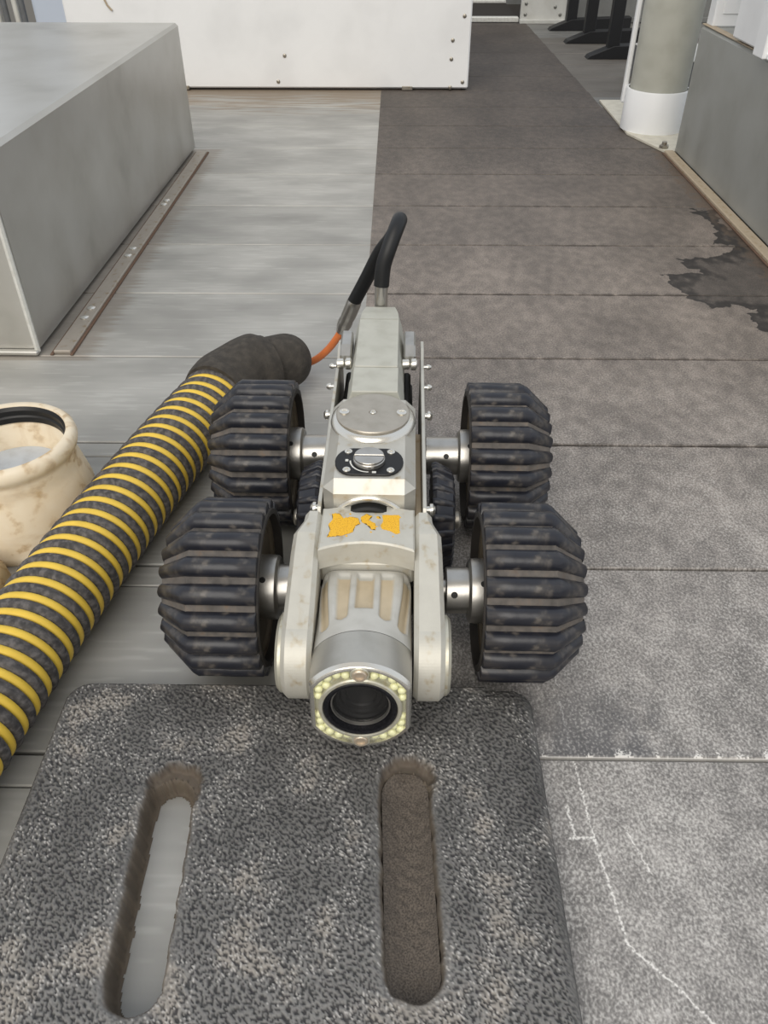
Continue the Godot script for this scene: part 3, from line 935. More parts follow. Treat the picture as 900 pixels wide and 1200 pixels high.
func drive_wheel(robot: Node3D, at: Vector3, side: float, rib: Array, axle_to: float, turn: float) -> void:
	# side +1: the outer face looks along +x
	var w := Node3D.new()
	w.name = "drive_wheel"
	robot.add_child(w, true)
	w.position = at
	if side < 0.0:
		w.rotation.y = PI
	var X := ax(Vector3.RIGHT, Vector3.ZERO)
	var st := mb()
	lathe(st, PackedVector2Array([Vector2(0.0800, -0.0465), Vector2(0.0805, -0.044), Vector2(0.0805, 0.0165), Vector2(0.0575, 0.0450)]), X, 72)
	obj("tyre", st, M.tyre, w)
	st = mb()
	lathe(st, PackedVector2Array([Vector2(0.0725, -0.030), Vector2(0.0735, -0.0490), Vector2(0.0785, -0.0490), Vector2(0.0800, -0.0465)]), X, 72)
	obj("sidewall", st, M.sidewall, w)
	st = mb()
	lathe(st, PackedVector2Array([Vector2(0.0575, 0.0450), Vector2(0.054, 0.0460), Vector2(0.0, 0.0460)]), X, 72)
	obj("outer_face", st, M.sidewall, w)
	for k in 20:
		var o := put("tread_rib", rib[k % rib.size()], M.rib, w)
		o.rotation.x = TAU * k / 20.0 + turn
	st = mb()
	lathe(st, PackedVector2Array([Vector2(0.0, -0.032), Vector2(0.030, -0.036), Vector2(0.066, -0.037), Vector2(0.068, -0.040), Vector2(0.0730, -0.041), Vector2(0.0730, -0.028), Vector2(0.0, -0.028)]), X, 56)
	obj("rim_disc", st, M.rim, w)
	st = mb()
	lathe(st, PackedVector2Array([Vector2(0.0, -0.058), Vector2(0.0290, -0.058), Vector2(0.0320, -0.0555), Vector2(0.0325, -0.050), Vector2(0.0325, -0.034), Vector2(0.0, -0.034)]), X, 48, 25.0)
	obj("hub_collar", st, M.steel, w)
	st = mb()
	cyl(st, 0.0232, -axle_to, -0.056, X, 0.001, 40)
	cyl(st, 0.011, -0.100, -axle_to + 0.002, X, 0.001, 24)
	obj("axle", st, M.steel, w)
	screw(w, Vector3(-0.066 - 0.006, 0.0125, 0.0193 * side), Vector3(0, 0.54, 0.84 * side), 0.0032, 0.0016, M.black, "set_screw")
	screw(w, Vector3(-0.0445, 0.0265, 0.018 * side), Vector3(0, 0.82, 0.56 * side), 0.003, 0.0012, M.black, "set_screw")

func idler_wheel(robot: Node3D, at: Vector3, side: float, rib: ArrayMesh) -> void:
	var w := Node3D.new()
	w.name = "inner_wheel"
	robot.add_child(w, true)
	w.position = at
	if side < 0.0:
		w.rotation.y = PI
	var X := ax(Vector3.RIGHT, Vector3.ZERO)
	var st := mb()
	lathe(st, PackedVector2Array([Vector2(0, -0.012), Vector2(0.062, -0.012), Vector2(0.064, -0.008), Vector2(0.056, 0.010), Vector2(0.045, 0.013), Vector2(0, 0.013)]), X, 48)
	obj("tyre", st, M.rib, w)
	for k in 22:
		put("tread_rib", rib, M.rib, w).rotation.x = TAU * k / 22.0
	st = mb()
	cyl(st, 0.010, 0.012, 0.0215, X, 0.002, 24)
	obj("axle_stub", st, M.dull_steel, w)

func build_robot() -> void:
	var robot := thing("crawler_robot", "four-wheeled pipe inspection crawler with black ribbed tyres and front camera head", "robot", Vector3(-0.021, 0, -0.70), deg_to_rad(-0.8))
	var st: SurfaceTool
	# --- wheels
	var ribs := []
	for v in 3:
		var j := 0.0004 * v
		ribs.append(rib_mesh([[-0.0475, 0.0770, 0.0095, 0.0], [-0.0465, 0.0778, 0.0116 - j, 0.0], [-0.022, 0.0780, 0.0116 - j * 0.5, 0.0], [-0.004, 0.0780, 0.0114 - j, 0.0], [0.0160, 0.0780, 0.0114, 0.001], [0.0195, 0.0752, 0.0112, 0.005, 0.97], [0.0455, 0.0535, 0.0080, 0.005, 0.72], [0.0470, 0.0515, 0.0040, 0.003, 0.62]], 0.0096 + 0.0002 * v))
	for c: Array in [[-0.1455, 0.567, -1.0, 0.05, 0.05], [0.1565, 0.567, 1.0, 0.12, 0.088], [-0.1455, 0.800, -1.0, 0.14, 0.091], [0.1565, 0.800, 1.0, 0.02, 0.091]]:
		drive_wheel(robot, L(c[0], 0.0903, c[1]), c[2], ribs, (0.0705 if c[2] < 0.0 else 0.0800) if c[1] < 0.7 else (0.092 if c[2] < 0.0 else 0.097), c[3])
	var small := rib_mesh([[-0.0125, 0.060, 0.005, 0.0], [-0.008, 0.0605, 0.0062, 0.0], [0.009, 0.052, 0.006, 0.002, 0.9], [0.012, 0.045, 0.005, 0.002, 0.8]], 0.0052)
	idler_wheel(robot, L(0.078, 0.0675, 0.705), 1.0, small)
	idler_wheel(robot, L(-0.070, 0.0675, 0.705), -1.0, small)
	# --- chassis
	st = mb()
	bx(st, L(0, 0.120, 0.6905), Vector3(0.091, 0.140, 0.169), 0.011)
	obj("chassis", st, M.body, robot)
	st = mb()
	bx(st, L(0, 0.083, 0.585), Vector3(0.098, 0.050, 0.054), 0.005)
	bx(st, L(0, 0.080, 0.86), Vector3(0.088, 0.060, 0.17), 0.004)
	bx(st, L(-0.036, 0.125, 0.84), Vector3(0.010, 0.05, 0.12), 0.003)
	bx(st, L(0.036, 0.125, 0.84), Vector3(0.010, 0.05, 0.12), 0.003)
	obj("lift_frame", st, M.void, robot).set_meta("label", "black lift frame inside the chassis")
	for s: float in [-1.0, 1.0]:
		var X := -0.0495 if s < 0.0 else 0.0548
		st = mb()
		var pl := PackedVector2Array([Vector2(0.60, 0.055), Vector2(0.92, 0.055), Vector2(0.932, 0.07), Vector2(0.932, 0.172), Vector2(0.925, 0.180), Vector2(0.905, 0.180), Vector2(0.89, 0.172), Vector2(0.61, 0.160), Vector2(0.60, 0.15)])
		var pz := PackedVector2Array()
		for p in pl:
			pz.append(Vector2(p.y, 0.70 - p.x))
		prism(st, pz, -0.002, 0.002, Transform3D(Basis(Vector3.UP, Vector3.RIGHT, Vector3.BACK), Vector3(X, 0, 0)), 0.0005)
		var side := obj("side_plate", st, M.body, robot)
		for b: Array in [[0.795, 0.150, 0.006], [0.84, 0.162, 0.004], [0.632, 0.140, 0.0068], [0.885, 0.165, 0.0035]]:
			var bt := mb()
			cyl(bt, float(b[2]) * 0.6, 0.002, 0.010, ax(Vector3(s, 0, 0), L(X, b[1], b[0])), 0.0003, 14)
			lathe(bt, PackedVector2Array([Vector2(0, 0.006), Vector2(b[2], 0.006), Vector2(b[2], 0.009), Vector2(float(b[2]) * 0.6, 0.0115), Vector2(0, 0.012)]), ax(Vector3(s, 0, 0), L(X, b[1], b[0])), 18)
			obj("bolt", bt, M.bright, side)
	# spacer between right wall and right plate
	st = mb()
	bx(st, L(0.0490, 0.10, 0.69), Vector3(0.0065, 0.09, 0.15), 0.001)
	obj("side_spacer", st, M.tan, robot)
	# --- front swivel ring
	st = mb()
	lathe(st, PackedVector2Array([Vector2(0.0375, 0.0), Vector2(0.0415, 0.0), Vector2(0.0415, 0.003), Vector2(0.040, 0.0045), Vector2(0.038, 0.0045), Vector2(0.0375, 0.003)]), ax(Vector3.BACK, L(0, 0.136, 0.6075)), 48)
	obj("swivel_ring", st, M.bright, robot)
	st = mb()
	cyl(st, 0.034, -0.002, 0.012, ax(Vector3.BACK, L(0, 0.136, 0.6075)), 0.002, 40)
	obj("swivel_neck", st, M.void, robot)
	# --- cover disc and its boss
	var U := Vector3.UP
	st = mb()
	lathe(st, PackedVector2Array([Vector2(0.0455, 0.0), Vector2(0.0445, 0.004), Vector2(0.0400, 0.007), Vector2(0.0, 0.007)]), ax(U, L(0.0, 0.189, 0.722)), 64, 50.0)
	obj("disc_boss", st, M.bright, robot)
	st = mb()
	lathe(st, PackedVector2Array([Vector2(0, 0.007), Vector2(0.0385, 0.007), Vector2(0.0392, 0.0078), Vector2(0.0392, 0.0098), Vector2(0.0382, 0.0108), Vector2(0.0045, 0.0108), Vector2(0.004, 0.0100), Vector2(0.0, 0.0100)]), ax(U, L(0.0, 0.189, 0.722)), 64)
	var disc := obj("cover_disc", st, M.disc, robot)
	screw(disc, L(-0.0305, 0.1998, 0.722), U, 0.0055, 0.0016, M.bright)
	screw(disc, L(0.0305, 0.1998, 0.722), U, 0.0055, 0.0016, M.bright)
	screw(disc, L(0.0, 0.1990, 0.722), U, 0.0033, 0.0016, M.bright)
	# --- black valve plate with slotted knob
	st = mb()
	var stad := PackedVector2Array()
	for k in 13:
		var a := -PI / 2 + PI * k / 12.0
		stad.append(Vector2(0.0165 + 0.0175 * cos(a), 0.0225 * sin(a)))
	for k in 13:
		var a := PI / 2 + PI * k / 12.0
		stad.append(Vector2(-0.0165 + 0.0175 * cos(a), 0.0225 * sin(a)))
	prism(st, stad, 0.1898, 0.1925, Transform3D(Basis(), L(-0.001, 0, 0.643)), 0.0006)
	var plate := obj("valve_plate", st, M.black, robot)
	plate.set_meta("label", "black oval valve plate")
	for c: Array in [[-0.0225, 0.0155], [0.0205, 0.0155], [-0.0225, -0.0155], [0.0205, -0.0155]]:
		screw(plate, L(float(c[0]), 0.1923, 0.643 + float(c[1])), U, 0.0040, 0.0016, M.bright)
	st = mb()
	for s: float in [-1.0, 1.0]:
		var half := PackedVector2Array()
		for k in 17:
			var a := PI * k / 16.0
			half.append(Vector2(0.0148 * cos(a), s * (0.0008 + 0.0140 * sin(a))))
		prism(st, half, 0.1955, 0.1995, Transform3D(Basis(), L(-0.001, 0, 0.643)), 0.0006)
	cyl(st, 0.0158, 0.1920, 0.1972, Transform3D(Basis(), L(-0.001, 0, 0.643)), 0.0008, 40)
	obj("knob", st, M.steel, plate)
	st = mb()
	var arc := []
	for k in 15:
		var a := PI * (0.5 + 0.50 * k / 14.0)
		arc.append(Vector2(cos(a), sin(a)))
	for k in 14:
		var a: Vector2 = arc[k]
		var b: Vector2 = arc[k + 1]
		var c := L(-0.001, 0.1927, 0.643)
		quad(st, c + Vector3(a.x, 0, a.y) * 0.0180, c + Vector3(b.x, 0, b.y) * 0.0180, c + Vector3(b.x, 0, b.y) * 0.0195, c + Vector3(a.x, 0, a.y) * 0.0195, U)
	bx(st, L(0.0045, 0.1926, 0.6242), Vector3(0.004, 0.0004, 0.0028))
	bx(st, L(-0.0232, 0.1926, 0.6435), Vector3(0.003, 0.0004, 0.0034))
	obj("dial_mark", st, M.white_print, plate)
	# --- grey rear housing
	st = mb()
	var sec := PackedVector2Array([Vector2(-0.031, 0.135), Vector2(0.031, 0.135), Vector2(0.034, 0.150), Vector2(0.032, 0.180), Vector2(0.0255, 0.2005), Vector2(-0.0255, 0.2005), Vector2(-0.032, 0.180), Vector2(-0.034, 0.150)])
	prism(st, sec, -0.819, -0.764, Transform3D(Basis(Vector3.RIGHT, Vector3.BACK, Vector3.UP), Vector3(0.0, 0.0, 0.70)), 0.001)
	var rear := obj("rear_housing", st, M.paint, robot)
	var sec2 := PackedVector2Array()
	for p in sec:
		sec2.append(Vector2(p.x * 0.965, 0.165 + (p.y - 0.165) * 1.03))
	st = mb()
	prism(st, sec2, -0.943, -0.8195, Transform3D(Basis(Vector3.RIGHT, Vector3.BACK, Vector3.UP), Vector3(0.0, 0.0, 0.70)), 0.001)
	obj("rear_cover", st, M.paint, rear)
	st = mb()
	var zc := -0.9435
	warp = func(p: Vector3) -> Vector3:
		var f := clampf((zc + 0.70 - p.z) / 0.046, 0.0, 1.0)
		return Vector3(p.x * (1.0 - 0.22 * f * f), p.y - 0.006 * f * f * (1.0 if p.y > 0.17 else -1.0), p.z)
	for q: Array in [[-0.9435, -0.966], [-0.966, -0.982], [-0.982, -0.992]]:
		prism(st, sec2, q[1], q[0], Transform3D(Basis(Vector3.RIGHT, Vector3.BACK, Vector3.UP), Vector3(0.0, 0.0, 0.70)), 0.0)
	warp = null
	obj("end_cap", st, M.paint, rear)
	for s: float in [-1.0, 1.0]:
		st = mb()
		var lug := PackedVector2Array([Vector2(0.176, 0.700 - 0.864), Vector2(0.190, 0.700 - 0.866), Vector2(0.198, 0.700 - 0.880), Vector2(0.200, 0.700 - 0.912), Vector2(0.176, 0.700 - 0.916)])
		prism(st, lug, 0.0, 0.0145, Transform3D(Basis(Vector3.UP, Vector3.RIGHT, Vector3.BACK), Vector3(0.0315 if s > 0.0 else -0.046, 0, 0)), 0.002)
		var lg := obj("lug_bracket", st, M.steel, robot)
		st = mb()
		cyl(st, 0.0062, -0.010, -0.0005, ax(Vector3.RIGHT, L(0.0395 * s, 0.184, 0.857)), 0.0012, 20)
		cyl(st, 0.0072, 0.0005, 0.0085, ax(Vector3.RIGHT, L(0.0395 * s, 0.184, 0.857)), 0.0015, 20)
		obj("hinge_pin", st, M.bright, lg)
	# --- fork that carries the camera head
	st = mb()
	var br := PackedVector2Array()
	for k in 17:
		var u := -1.0 + k / 8.0
		br.append(Vector2(0.0445 * u, 0.70 - (0.552 - 0.011 * u * u)))
	br.append(Vector2(0.0445, 0.70 - 0.602))
	for k in 9:
		var u := 1.0 - k / 4.0
		br.append(Vector2(0.040 * u, 0.70 - (0.602 + 0.006 * (1.0 - u * u))))
	br.append(Vector2(-0.0445, 0.70 - 0.602))
	prism(st, br, 0.1385, 0.165, Transform3D(), 0.0016)
	var fork_block := mb()
	bx(fork_block, L(0, 0.126, 0.577), Vector3(0.089, 0.026, 0.050), 0.002)
	var fork := obj("fork_bridge", st, M.cast, robot)
	obj("lower_block", fork_block, M.cast, fork)
	for s: float in [-1.0, 1.0]:
		st = mb()
		var prof := PackedVector2Array()   # (height, z)
		var pc := Vector2(0.090, 0.70 - 0.483)
		for k in 57:
			var a := deg_to_rad(lerpf(-78.0, 139.0, k / 56.0))
			# measured from straight ahead (+z) toward down
			prof.append(pc + Vector2(-sin(a), cos(a)) * 0.0415)
		prof.append(Vector2(0.110, 0.70 - 0.540))
		prof.append(Vector2(0.112, 0.70 - 0.560))
		prof.append(Vector2(0.112, 0.70 - 0.586))
		prof.append(Vector2(0.112, 0.70 - 0.602))
		prof.append(Vector2(0.158, 0.70 - 0.602))
		prof.append(Vector2(0.165, 0.70 - 0.597))
		prof.append(Vector2(0.165, 0.70 - 0.586))
		prof.append(Vector2(0.1645, 0.70 - 0.566))
		prof.append(Vector2(0.158, 0.70 - 0.545))
		warp = func(p: Vector3) -> Vector3:
			var d := 0.70 - p.z
			if absf(p.x) > 0.055:
				p.x -= s * (0.0090 * smoothstep(0.562, 0.590, d) + 0.002 * smoothstep(0.50, 0.56, d))
			return p
		prism(st, prof, 0.0447 if s > 0.0 else -0.0722, 0.0722 if s > 0.0 else -0.0447, Transform3D(Basis(Vector3.UP, Vector3.RIGHT, Vector3.BACK), Vector3.ZERO), 0.0042)
		warp = null
		var arm := obj("fork_arm", st, M.cast, robot)
		st = mb()
		lathe(st, PackedVector2Array([Vector2(0.0, -0.001), Vector2(0.0365, -0.001), Vector2(0.0365, 0.0025), Vector2(0.0335, 0.0052), Vector2(0.028, 0.0056), Vector2(0, 0.0056)]), ax(Vector3(s, 0, 0), L(0.0725 * s, 0.090, 0.483)), 48)
		obj("pivot_cover", st, M.bezel, arm)
	# worn yellow sticker on the bridge
	rng.seed = 77
	for blob: Array in [
		[[-0.037, 0.558], [-0.030, 0.560], [-0.021, 0.562], [-0.014, 0.566], [-0.012, 0.575], [-0.008, 0.578], [-0.009, 0.586], [-0.016, 0.589], [-0.023, 0.586], [-0.028, 0.593], [-0.035, 0.592], [-0.034, 0.584], [-0.037, 0.576], [-0.035, 0.568]],
		[[-0.006, 0.581], [0.000, 0.577], [0.004, 0.571], [0.008, 0.570], [0.007, 0.579], [0.001, 0.584], [0.004, 0.590], [-0.002, 0.593], [-0.007, 0.588]],
		[[0.0135, 0.592], [0.030, 0.592], [0.0305, 0.566], [0.027, 0.564], [0.021, 0.569], [0.014, 0.571], [0.012, 0.576], [0.0145, 0.583]],
		[[0.0085, 0.587], [0.0115, 0.586], [0.0105, 0.590], [0.008, 0.590]]]:
		var poly := PackedVector2Array()
		for i in blob.size():
			var a := Vector2(blob[i][0], 0.70 - float(blob[i][1]))
			var b := Vector2(blob[(i + 1) % blob.size()][0], 0.70 - float(blob[(i + 1) % blob.size()][1]))
			for k in 4:
				poly.append(a.lerp(b, k / 4.0) + Vector2(rng.randf_range(-1, 1), rng.randf_range(-1, 1)) * (0.0006 if blob.size() != 8 else 0.0003))
		st = mb()
		prism(st, poly, 0.1649, 0.1654, Transform3D(), 0.0)
		obj("sticker", st, M.sticker, fork).set_meta("label", "worn yellow sticker remnant")
	st = mb()
	for k in 34:
		var c := Vector2(rng.randf_range(-0.038, 0.031), rng.randf_range(0.560, 0.594))
		if absf(c.x - 0.01) < 0.004 and k % 3 > 0:
			continue
		var rr := rng.randf_range(0.0004, 0.0013)
		var pg := PackedVector2Array()
		for q in 6:
			pg.append(Vector2(c.x, 0.70 - c.y) + Vector2.from_angle(TAU * q / 6.0) * rr * rng.randf_range(0.6, 1.3))
		prism(st, pg, 0.1649, 0.1653, Transform3D(), 0.0)
	var crumbs := obj("sticker_crumbs", st, M.sticker, fork)
	crumbs.set_meta("kind", "stuff")
	# --- camera head (built about its own axis, tilted up a little)
	build_head(robot)

func clip_r(a: float, R: float, W: float) -> Vector2:
	# a circle of radius R cut flat at |x| = W, by angle from the top
	var p := Vector2(sin(a), cos(a)) * R
	if absf(p.x) > W:
		p *= W / absf(p.x)
	return p

func clip_ring(R: float, W: float, n := 96) -> PackedVector2Array:
	var p := PackedVector2Array()
	var c := asin(W / R)
	var h := sqrt(R * R - W * W)
	var m := n / 4
	for k in m + 1:
		var a := lerpf(-c, c, float(k) / m)
		p.append(Vector2(sin(a), cos(a)) * R)
	for k in range(1, m):
		p.append(Vector2(W, lerpf(h, -h, float(k) / m)))
	for k in m + 1:
		var a := lerpf(PI - c, PI + c, float(k) / m)
		p.append(Vector2(sin(a), cos(a)) * R)
	for k in range(1, m):
		p.append(Vector2(-W, lerpf(-h, h, float(k) / m)))
	return p

func loft(st: SurfaceTool, rings: Array, xf: Transform3D, crease: Array = [], cap0 := true, cap1 := true) -> void:
	# rings: [y along the axis, outline in (x, up)]
	var sg := 1
	for r in rings.size() - 1:
		if r in crease:
			sg += 1
		var pa: PackedVector2Array = rings[r][1]
		var pb: PackedVector2Array = rings[r + 1][1]
		var n := pa.size()
		for i in n:
			var j := (i + 1) % n
			var mid := pa[i] + pa[j]
			var grow := (pb[i].length() - pa[i].length())
			var run: float = float(rings[r + 1][0]) - float(rings[r][0])
			var hint := Vector3(mid.x, mid.y, 0).normalized() * absf(run) - Vector3(0, 0, 1) * grow * signf(run if run != 0.0 else 1.0)
			quad(st, xf * Vector3(pa[i].x, pa[i].y, rings[r][0]), xf * Vector3(pa[j].x, pa[j].y, rings[r][0]), xf * Vector3(pb[j].x, pb[j].y, rings[r + 1][0]), xf * Vector3(pb[i].x, pb[i].y, rings[r + 1][0]), xf.basis * hint, sg)
	for e: Array in [[0, -1.0, cap0], [rings.size() - 1, 1.0, cap1]]:
		if not e[2]:
			continue
		var p: PackedVector2Array = rings[e[0]][1]
		for i in p.size():
			var j := (i + 1) % p.size()
			tri(st, xf * Vector3(0, 0, rings[e[0]][0]), xf * Vector3(p[i].x, p[i].y, rings[e[0]][0]), xf * Vector3(p[j].x, p[j].y, rings[e[0]][0]), xf.basis * Vector3(0, 0, e[1]), -1)

func scaled(p: PackedVector2Array, f: float) -> PackedVector2Array:
	var q := PackedVector2Array()
	for v in p:
		q.append(v * f)
	return q

func build_head(robot: Node3D) -> void:
	var R := 0.0500
	var W := 0.0432
	var head := Node3D.new()
	head.name = "camera_head"
	robot.add_child(head, true)
	head.position = L(-0.0005, 0.0945, 0.4185)
	head.rotation.x = deg_to_rad(-5.0)
	var I := Transform3D()
	var st := mb()
	# ribbed rear housing, z from -0.128 to -0.043, with long grooves along the top
	var ys := []
	for k in 57:
		ys.append(lerpf(-0.128, -0.0425, k / 56.0))
	var out := []
	var nn := 240
	for zi in ys.size():
		var ring := PackedVector2Array()
		var z: float = ys[zi]
		var back := smoothstep(-0.128, -0.116, z)
		for k in nn:
			var a := TAU * k / nn
			if a > PI: a -= TAU
			var p := head_section(a, z, R, W) * (0.975 + 0.025 * sqrt(back))
			var dep := 0.0
			for g: Array in [[0.0, 0.0085, -0.073, 0.0046], [-0.0195, 0.0056, -0.0605, 0.0032], [0.0195, 0.0056, -0.0605, 0.0032], [-0.0345, 0.0042, -0.0555, 0.0028], [0.0345, 0.0042, -0.0555, 0.0028]]:
				var u := absf(R * sin(a) - float(g[0])) if absf(a) < 1.35 else 1.0
				var end: float = g[2]
				var over := maxf(0.0, z - (end - float(g[1])))
				var dist := sqrt(u * u + over * over) if float(g[0]) != 0.0 else maxf(u, over)
				dep = maxf(dep, smoothstep(-0.1255, -0.1195, z) * float(g[3]) * (1.0 - smoothstep(float(g[1]) * 0.74, float(g[1]) * 1.08, dist)))
			ring.append(p * (1.0 - dep / R))
		out.append([z, ring])
	# vertex colours: tan dirt settled in the grooves
	for r in out.size() - 1:
		for k in nn:
			var q := []
			for e: Array in [[r, k], [r, (k + 1) % nn], [r + 1, (k + 1) % nn], [r + 1, k]]:
				var p2: Vector2 = out[e[0]][1][e[1]]
				q.append([Vector3(p2.x, p2.y, out[e[0]][0]), head_tint(p2, out[e[0]][0], R, W)])
			var n3 := Vector3(q[0][0].x, q[0][0].y, 0)
			var order := [0, 1, 2, 0, 2, 3]
			if (q[1][0] - q[0][0]).cross(q[2][0] - q[0][0]).dot(n3) > 0.0:
				order = [0, 2, 1, 0, 3, 2]
			for k2: int in order:
				st.set_color(q[k2][1])
				st.set_smooth_group(1)
				st.add_vertex(q[k2][0])
	for k in nn:
		var a: Vector2 = out[0][1][k]
		var b: Vector2 = out[0][1][(k + 1) % nn]
		st.set_color(Color(0.5, 0.48, 0.42))
		tri(st, Vector3(0, 0, -0.128), Vector3(a.x, a.y, -0.128), Vector3(b.x, b.y, -0.128), Vector3(0, 0, -1), -1)
	obj("housing", st, M.head, head)
	# smooth front ring
	st = mb()
	var o := clip_ring(R + 0.0004, W + 0.0002)
	loft(st, [[-0.0425, scaled(o, 0.985)], [-0.0415, o], [-0.004, o]], I, [1, 2], true, false)
	obj("front_ring", st, M.ring, head)
	# face bezel: bright rounded rim round a sunken board
	st = mb()
	loft(st, [[-0.004, o], [-0.0005, scaled(o, 0.965)], [0.0005, scaled(o, 0.945)], [0.0005, scaled(o, 0.895)], [-0.004, scaled(o, 0.88)]], I, [1, 3, 4], false, false)
	obj("face_bezel", st, M.bright, head)
	st = mb()
	var hole := PackedVector2Array()
	for v in o:
		hole.append(v.normalized() * 0.032)
	loft(st, [[-0.010, scaled(o, 0.93)], [-0.0035, scaled(o, 0.915)]], I, [], false, false)
	for i in o.size():
		var j := (i + 1) % o.size()
		var e := 0.915
		quad(st, Vector3(hole[i].x, hole[i].y, -0.0035), Vector3(hole[j].x, hole[j].y, -0.0035), Vector3(o[j].x * e, o[j].y * e, -0.0035), Vector3(o[i].x * e, o[i].y * e, -0.0035), Vector3.BACK, -1)
	var board := obj("light_board", st, M.board, head)
	var lt := mb()
	lathe(lt, PackedVector2Array([Vector2(0.0037, 0.0), Vector2(0.0037, 0.0012), Vector2(0.0029, 0.0026), Vector2(0.0014, 0.0033), Vector2(0, 0.0035)]), ax(Vector3.BACK, Vector3.ZERO), 14, 60.0)
	var led := done(lt)
	var spots := []
	for s: float in [-1.0, 1.0]:
		for v: float in [-1.0, 1.0]:
			spots.append_array([Vector2(0.0120 * s, 0.0365 * v), Vector2(0.0195 * s, 0.0365 * v), Vector2(0.0270 * s, 0.0325 * v), Vector2(0.0345 * s, 0.0280 * v), Vector2(0.0285 * s, 0.0240 * v), Vector2(0.0350 * s, 0.0195 * v), Vector2(0.0355 * s, 0.0115 * v)])
	for p: Vector2 in spots:
		put("lamp_bead", led, M.led, board).position = Vector3(p.x, p.y, -0.0035)
	# lens assembly
	var F := ax(Vector3.BACK, Vector3.ZERO).scaled_local(Vector3(1.085, 1.0, 1.085))
	st = mb()
	lathe(st, PackedVector2Array([Vector2(0.0330, -0.004), Vector2(0.0330, 0.0012), Vector2(0.0320, 0.0024), Vector2(0.0300, 0.0024), Vector2(0.0293, 0.0012), Vector2(0.0290, -0.006)]), F, 64)
	obj("lens_surround", st, M.bezel, head)
	st = mb()
	lathe(st, PackedVector2Array([Vector2(0.0293, -0.004), Vector2(0.0293, 0.0014), Vector2(0.0280, 0.0022), Vector2(0.0255, 0.0016), Vector2(0.0245, -0.004), Vector2(0.0235, -0.0045)]), F, 64, 30.0)
	obj("lens_ring", st, M.lens_ring, head)
	st = mb()
	lathe(st, PackedVector2Array([Vector2(0.0240, -0.0052), Vector2(0.0236, -0.0034), Vector2(0.0226, -0.0034), Vector2(0.0222, -0.006)]), F, 64)
	obj("lens_retainer", st, M.steel, head)
	st = mb()
	lathe(st, PackedVector2Array([Vector2(0.0250, -0.0038), Vector2(0.0246, -0.0100), Vector2(0.0215, -0.0102), Vector2(0.0205, -0.0125), Vector2(0.0175, -0.0128), Vector2(0.0165, -0.0150), Vector2(0.0130, -0.0152), Vector2(0.0120, -0.0170), Vector2(0.0, -0.0170)]), F, 56)
	obj("lens_barrel", st, M.black, head)
	st = mb()
	lathe(st, PackedVector2Array([Vector2(0.0225, -0.0060), Vector2(0.0200, -0.0052), Vector2(0.014, -0.0042), Vector2(0.007, -0.0036), Vector2(0.0, -0.0034)]), F, 56, 90.0)
	var glass := mat(Color(0.5, 0.5, 0.5, 0.05), 0.02)
	glass.metallic_specular = 0.3
	glass.transparency = BaseMaterial3D.TRANSPARENCY_ALPHA
	obj("lens_glass", st, glass, head)
	# round tabs with brass screws, top and bottom
	for v: float in [-1.0, 1.0]:
		st = mb()
		cyl(st, 0.0082, -0.004, 0.0012, ax(Vector3.BACK, Vector3(0, 0.0400 * v, 0)), 0.0008, 32)
		obj("screw_tab", st, M.bezel, head)
		st = mb()
		lathe(st, PackedVector2Array([Vector2(0, 0.001), Vector2(0.0062, 0.001), Vector2(0.0062, 0.0022), Vector2(0.0054, 0.0030), Vector2(0.0038, 0.0030), Vector2(0.0034, 0.0016), Vector2(0, 0.0016)]), ax(Vector3.BACK, Vector3(0, 0.0400 * v, 0)), 24)
		obj("screw", st, M.brass, head)

func head_section(a: float, z: float, R: float, W: float) -> Vector2:
	# round at the front ring, squarer with a flat crown toward the back
	var t := smoothstep(-0.045, -0.115, z)
	var p := clip_r(a, R, W)
	var dir := Vector2(sin(a), cos(a))
	var q := dir / pow(pow(absf(dir.x) / W, 7.0) + pow(absf(dir.y) / (R * 0.975), 7.0), 1.0 / 7.0)
	return p.lerp(q, t)

func head_tint(p: Vector2, z: float, R: float, W: float) -> Color:
	var full := head_section(atan2(p.x, p.y), z, R, W).length()
	var dep := full - p.length()
	var c := Color(0.58, 0.57, 0.53)
	if z > -0.116:
		c = c.lerp(Color(0.60, 0.49, 0.33), smoothstep(0.0006, 0.0024, dep) * 0.85)
	if absf(p.x) > W * 0.985:
		c = c.lerp(Color(0.42, 0.33, 0.22), 0.5)
	return c

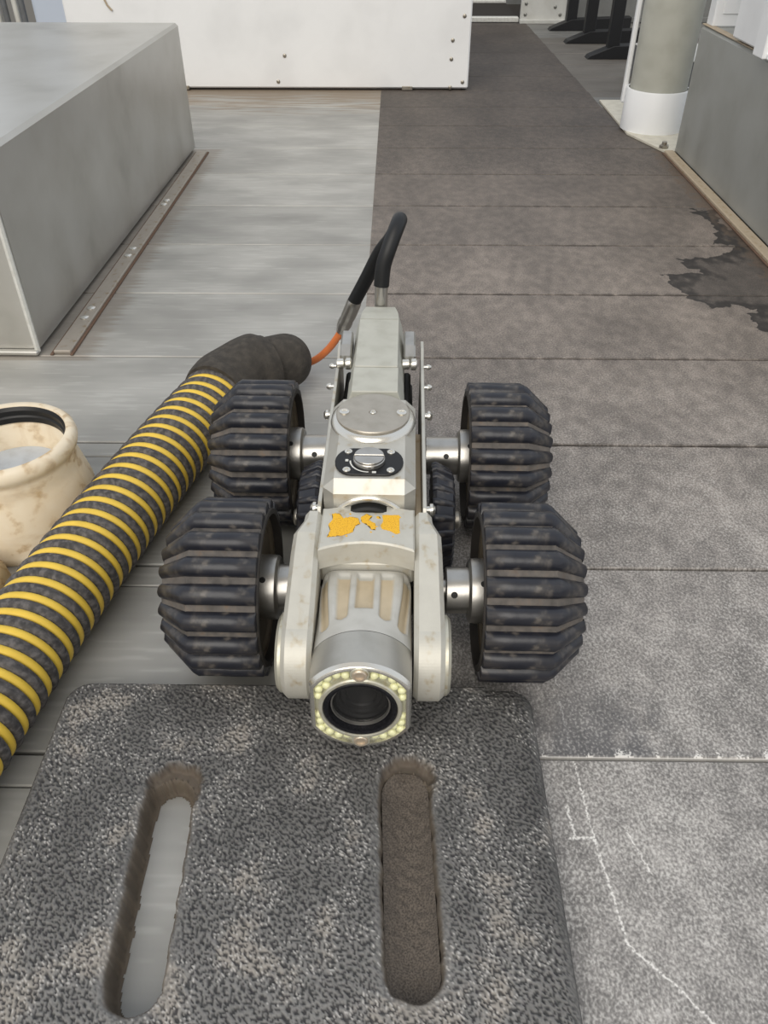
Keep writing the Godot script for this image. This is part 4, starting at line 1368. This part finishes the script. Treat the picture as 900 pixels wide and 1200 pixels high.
func build_tether() -> void:
	var o := Vector3(-0.02, 0, -1.0)
	var t := thing("tether_cable", "looped black tether cable running into an orange cable behind the robot", "cable", o)
	# plug ferrule, black bend-proof sleeve, strain relief, orange cable
	var st := mb()
	tube(st, smooth_path([Vector3(-0.0165, 0.184, -1.0025) - o, Vector3(-0.0165, 0.205, -1.0025) - o, Vector3(-0.0160, 0.222, -1.004) - o], 8), func(_i: int, _a: float) -> float: return 0.0088, 24)
	obj("plug_ferrule", st, M.steel, t)
	st = mb()
	tube(st, smooth_path([Vector3(-0.0160, 0.220, -1.0038) - o, Vector3(-0.0135, 0.245, -1.007) - o, Vector3(-0.007, 0.265, -1.012) - o, Vector3(0.0015, 0.284, -1.026) - o, Vector3(0.0070, 0.291, -1.046) - o, Vector3(0.0060, 0.283, -1.064) - o, Vector3(-0.003, 0.256, -1.082) - o, Vector3(-0.020, 0.226, -1.102) - o, Vector3(-0.040, 0.182, -1.116) - o, Vector3(-0.059, 0.143, -1.125) - o], 70), func(_i: int, _a: float) -> float: return 0.0102, 20)
	obj("black_sleeve", st, M.cable, t)
	st = mb()
	tube(st, smooth_path([Vector3(-0.0570, 0.147, -1.124) - o, Vector3(-0.068, 0.119, -1.130) - o, Vector3(-0.082, 0.088, -1.136) - o], 12), func(i: int, _a: float) -> float: return [0.0095, 0.0112, 0.0112, 0.0112, 0.0112, 0.0112, 0.0112, 0.0104, 0.0112, 0.0112, 0.0106, 0.0088, 0.0072][i], 24)
	obj("strain_relief", st, M.steel, t)
	st = mb()
	tube(st, smooth_path([Vector3(-0.0810, 0.090, -1.1355) - o, Vector3(-0.088, 0.076, -1.139) - o, Vector3(-0.104, 0.052, -1.146) - o, Vector3(-0.125, 0.030, -1.154) - o, Vector3(-0.150, 0.014, -1.166) - o, Vector3(-0.18, 0.0068, -1.172) - o, Vector3(-0.21, 0.006, -1.162) - o], 50), func(_i: int, _a: float) -> float: return 0.0058, 14)
	obj("orange_sheath", st, M.orange, t)

# ---------------------------------------------------------------- scene
func _ready() -> void:
	var cam := Camera3D.new()
	cam.name = "camera"
	cam.position = Vector3(0, 0.65, 0)
	cam.rotation = Vector3(deg_to_rad(-39.1), deg_to_rad(0.72), 0)
	cam.fov = 65.66
	cam.near = 0.02
	add_child(cam)
	var sky_m := ProceduralSkyMaterial.new()
	sky_m.sky_top_color = Color(0.86, 0.89, 0.93)
	sky_m.sky_horizon_color = Color(0.92, 0.93, 0.94)
	sky_m.sky_curve = 0.3
	sky_m.ground_horizon_color = Color(0.66, 0.65, 0.63)
	sky_m.ground_bottom_color = Color(0.45, 0.44, 0.42)
	sky_m.sun_angle_max = 0.0
	var sky := Sky.new()
	sky.sky_material = sky_m
	var env := Environment.new()
	env.background_mode = Environment.BG_SKY
	env.sky = sky
	env.tonemap_mode = Environment.TONE_MAPPER_LINEAR
	env.tonemap_exposure = 1.0
	env.sdfgi_enabled = true
	env.ssao_enabled = true
	env.ssil_enabled = true
	var we := WorldEnvironment.new()
	we.name = "environment"
	we.environment = env
	add_child(we)
	var sun := DirectionalLight3D.new()
	sun.name = "hazy_sun"
	sun.rotation = Vector3(deg_to_rad(-42), deg_to_rad(-14), 0)
	sun.light_energy = 0.62
	sun.light_color = Color(1.0, 0.98, 0.95)
	sun.light_angular_distance = 50.0
	sun.shadow_enabled = true
	add_child(sun)
	make_materials()
	build_floor()
	build_surroundings()
	build_socket()
	build_hose()
	build_pad()
	build_robot()
	build_tether()
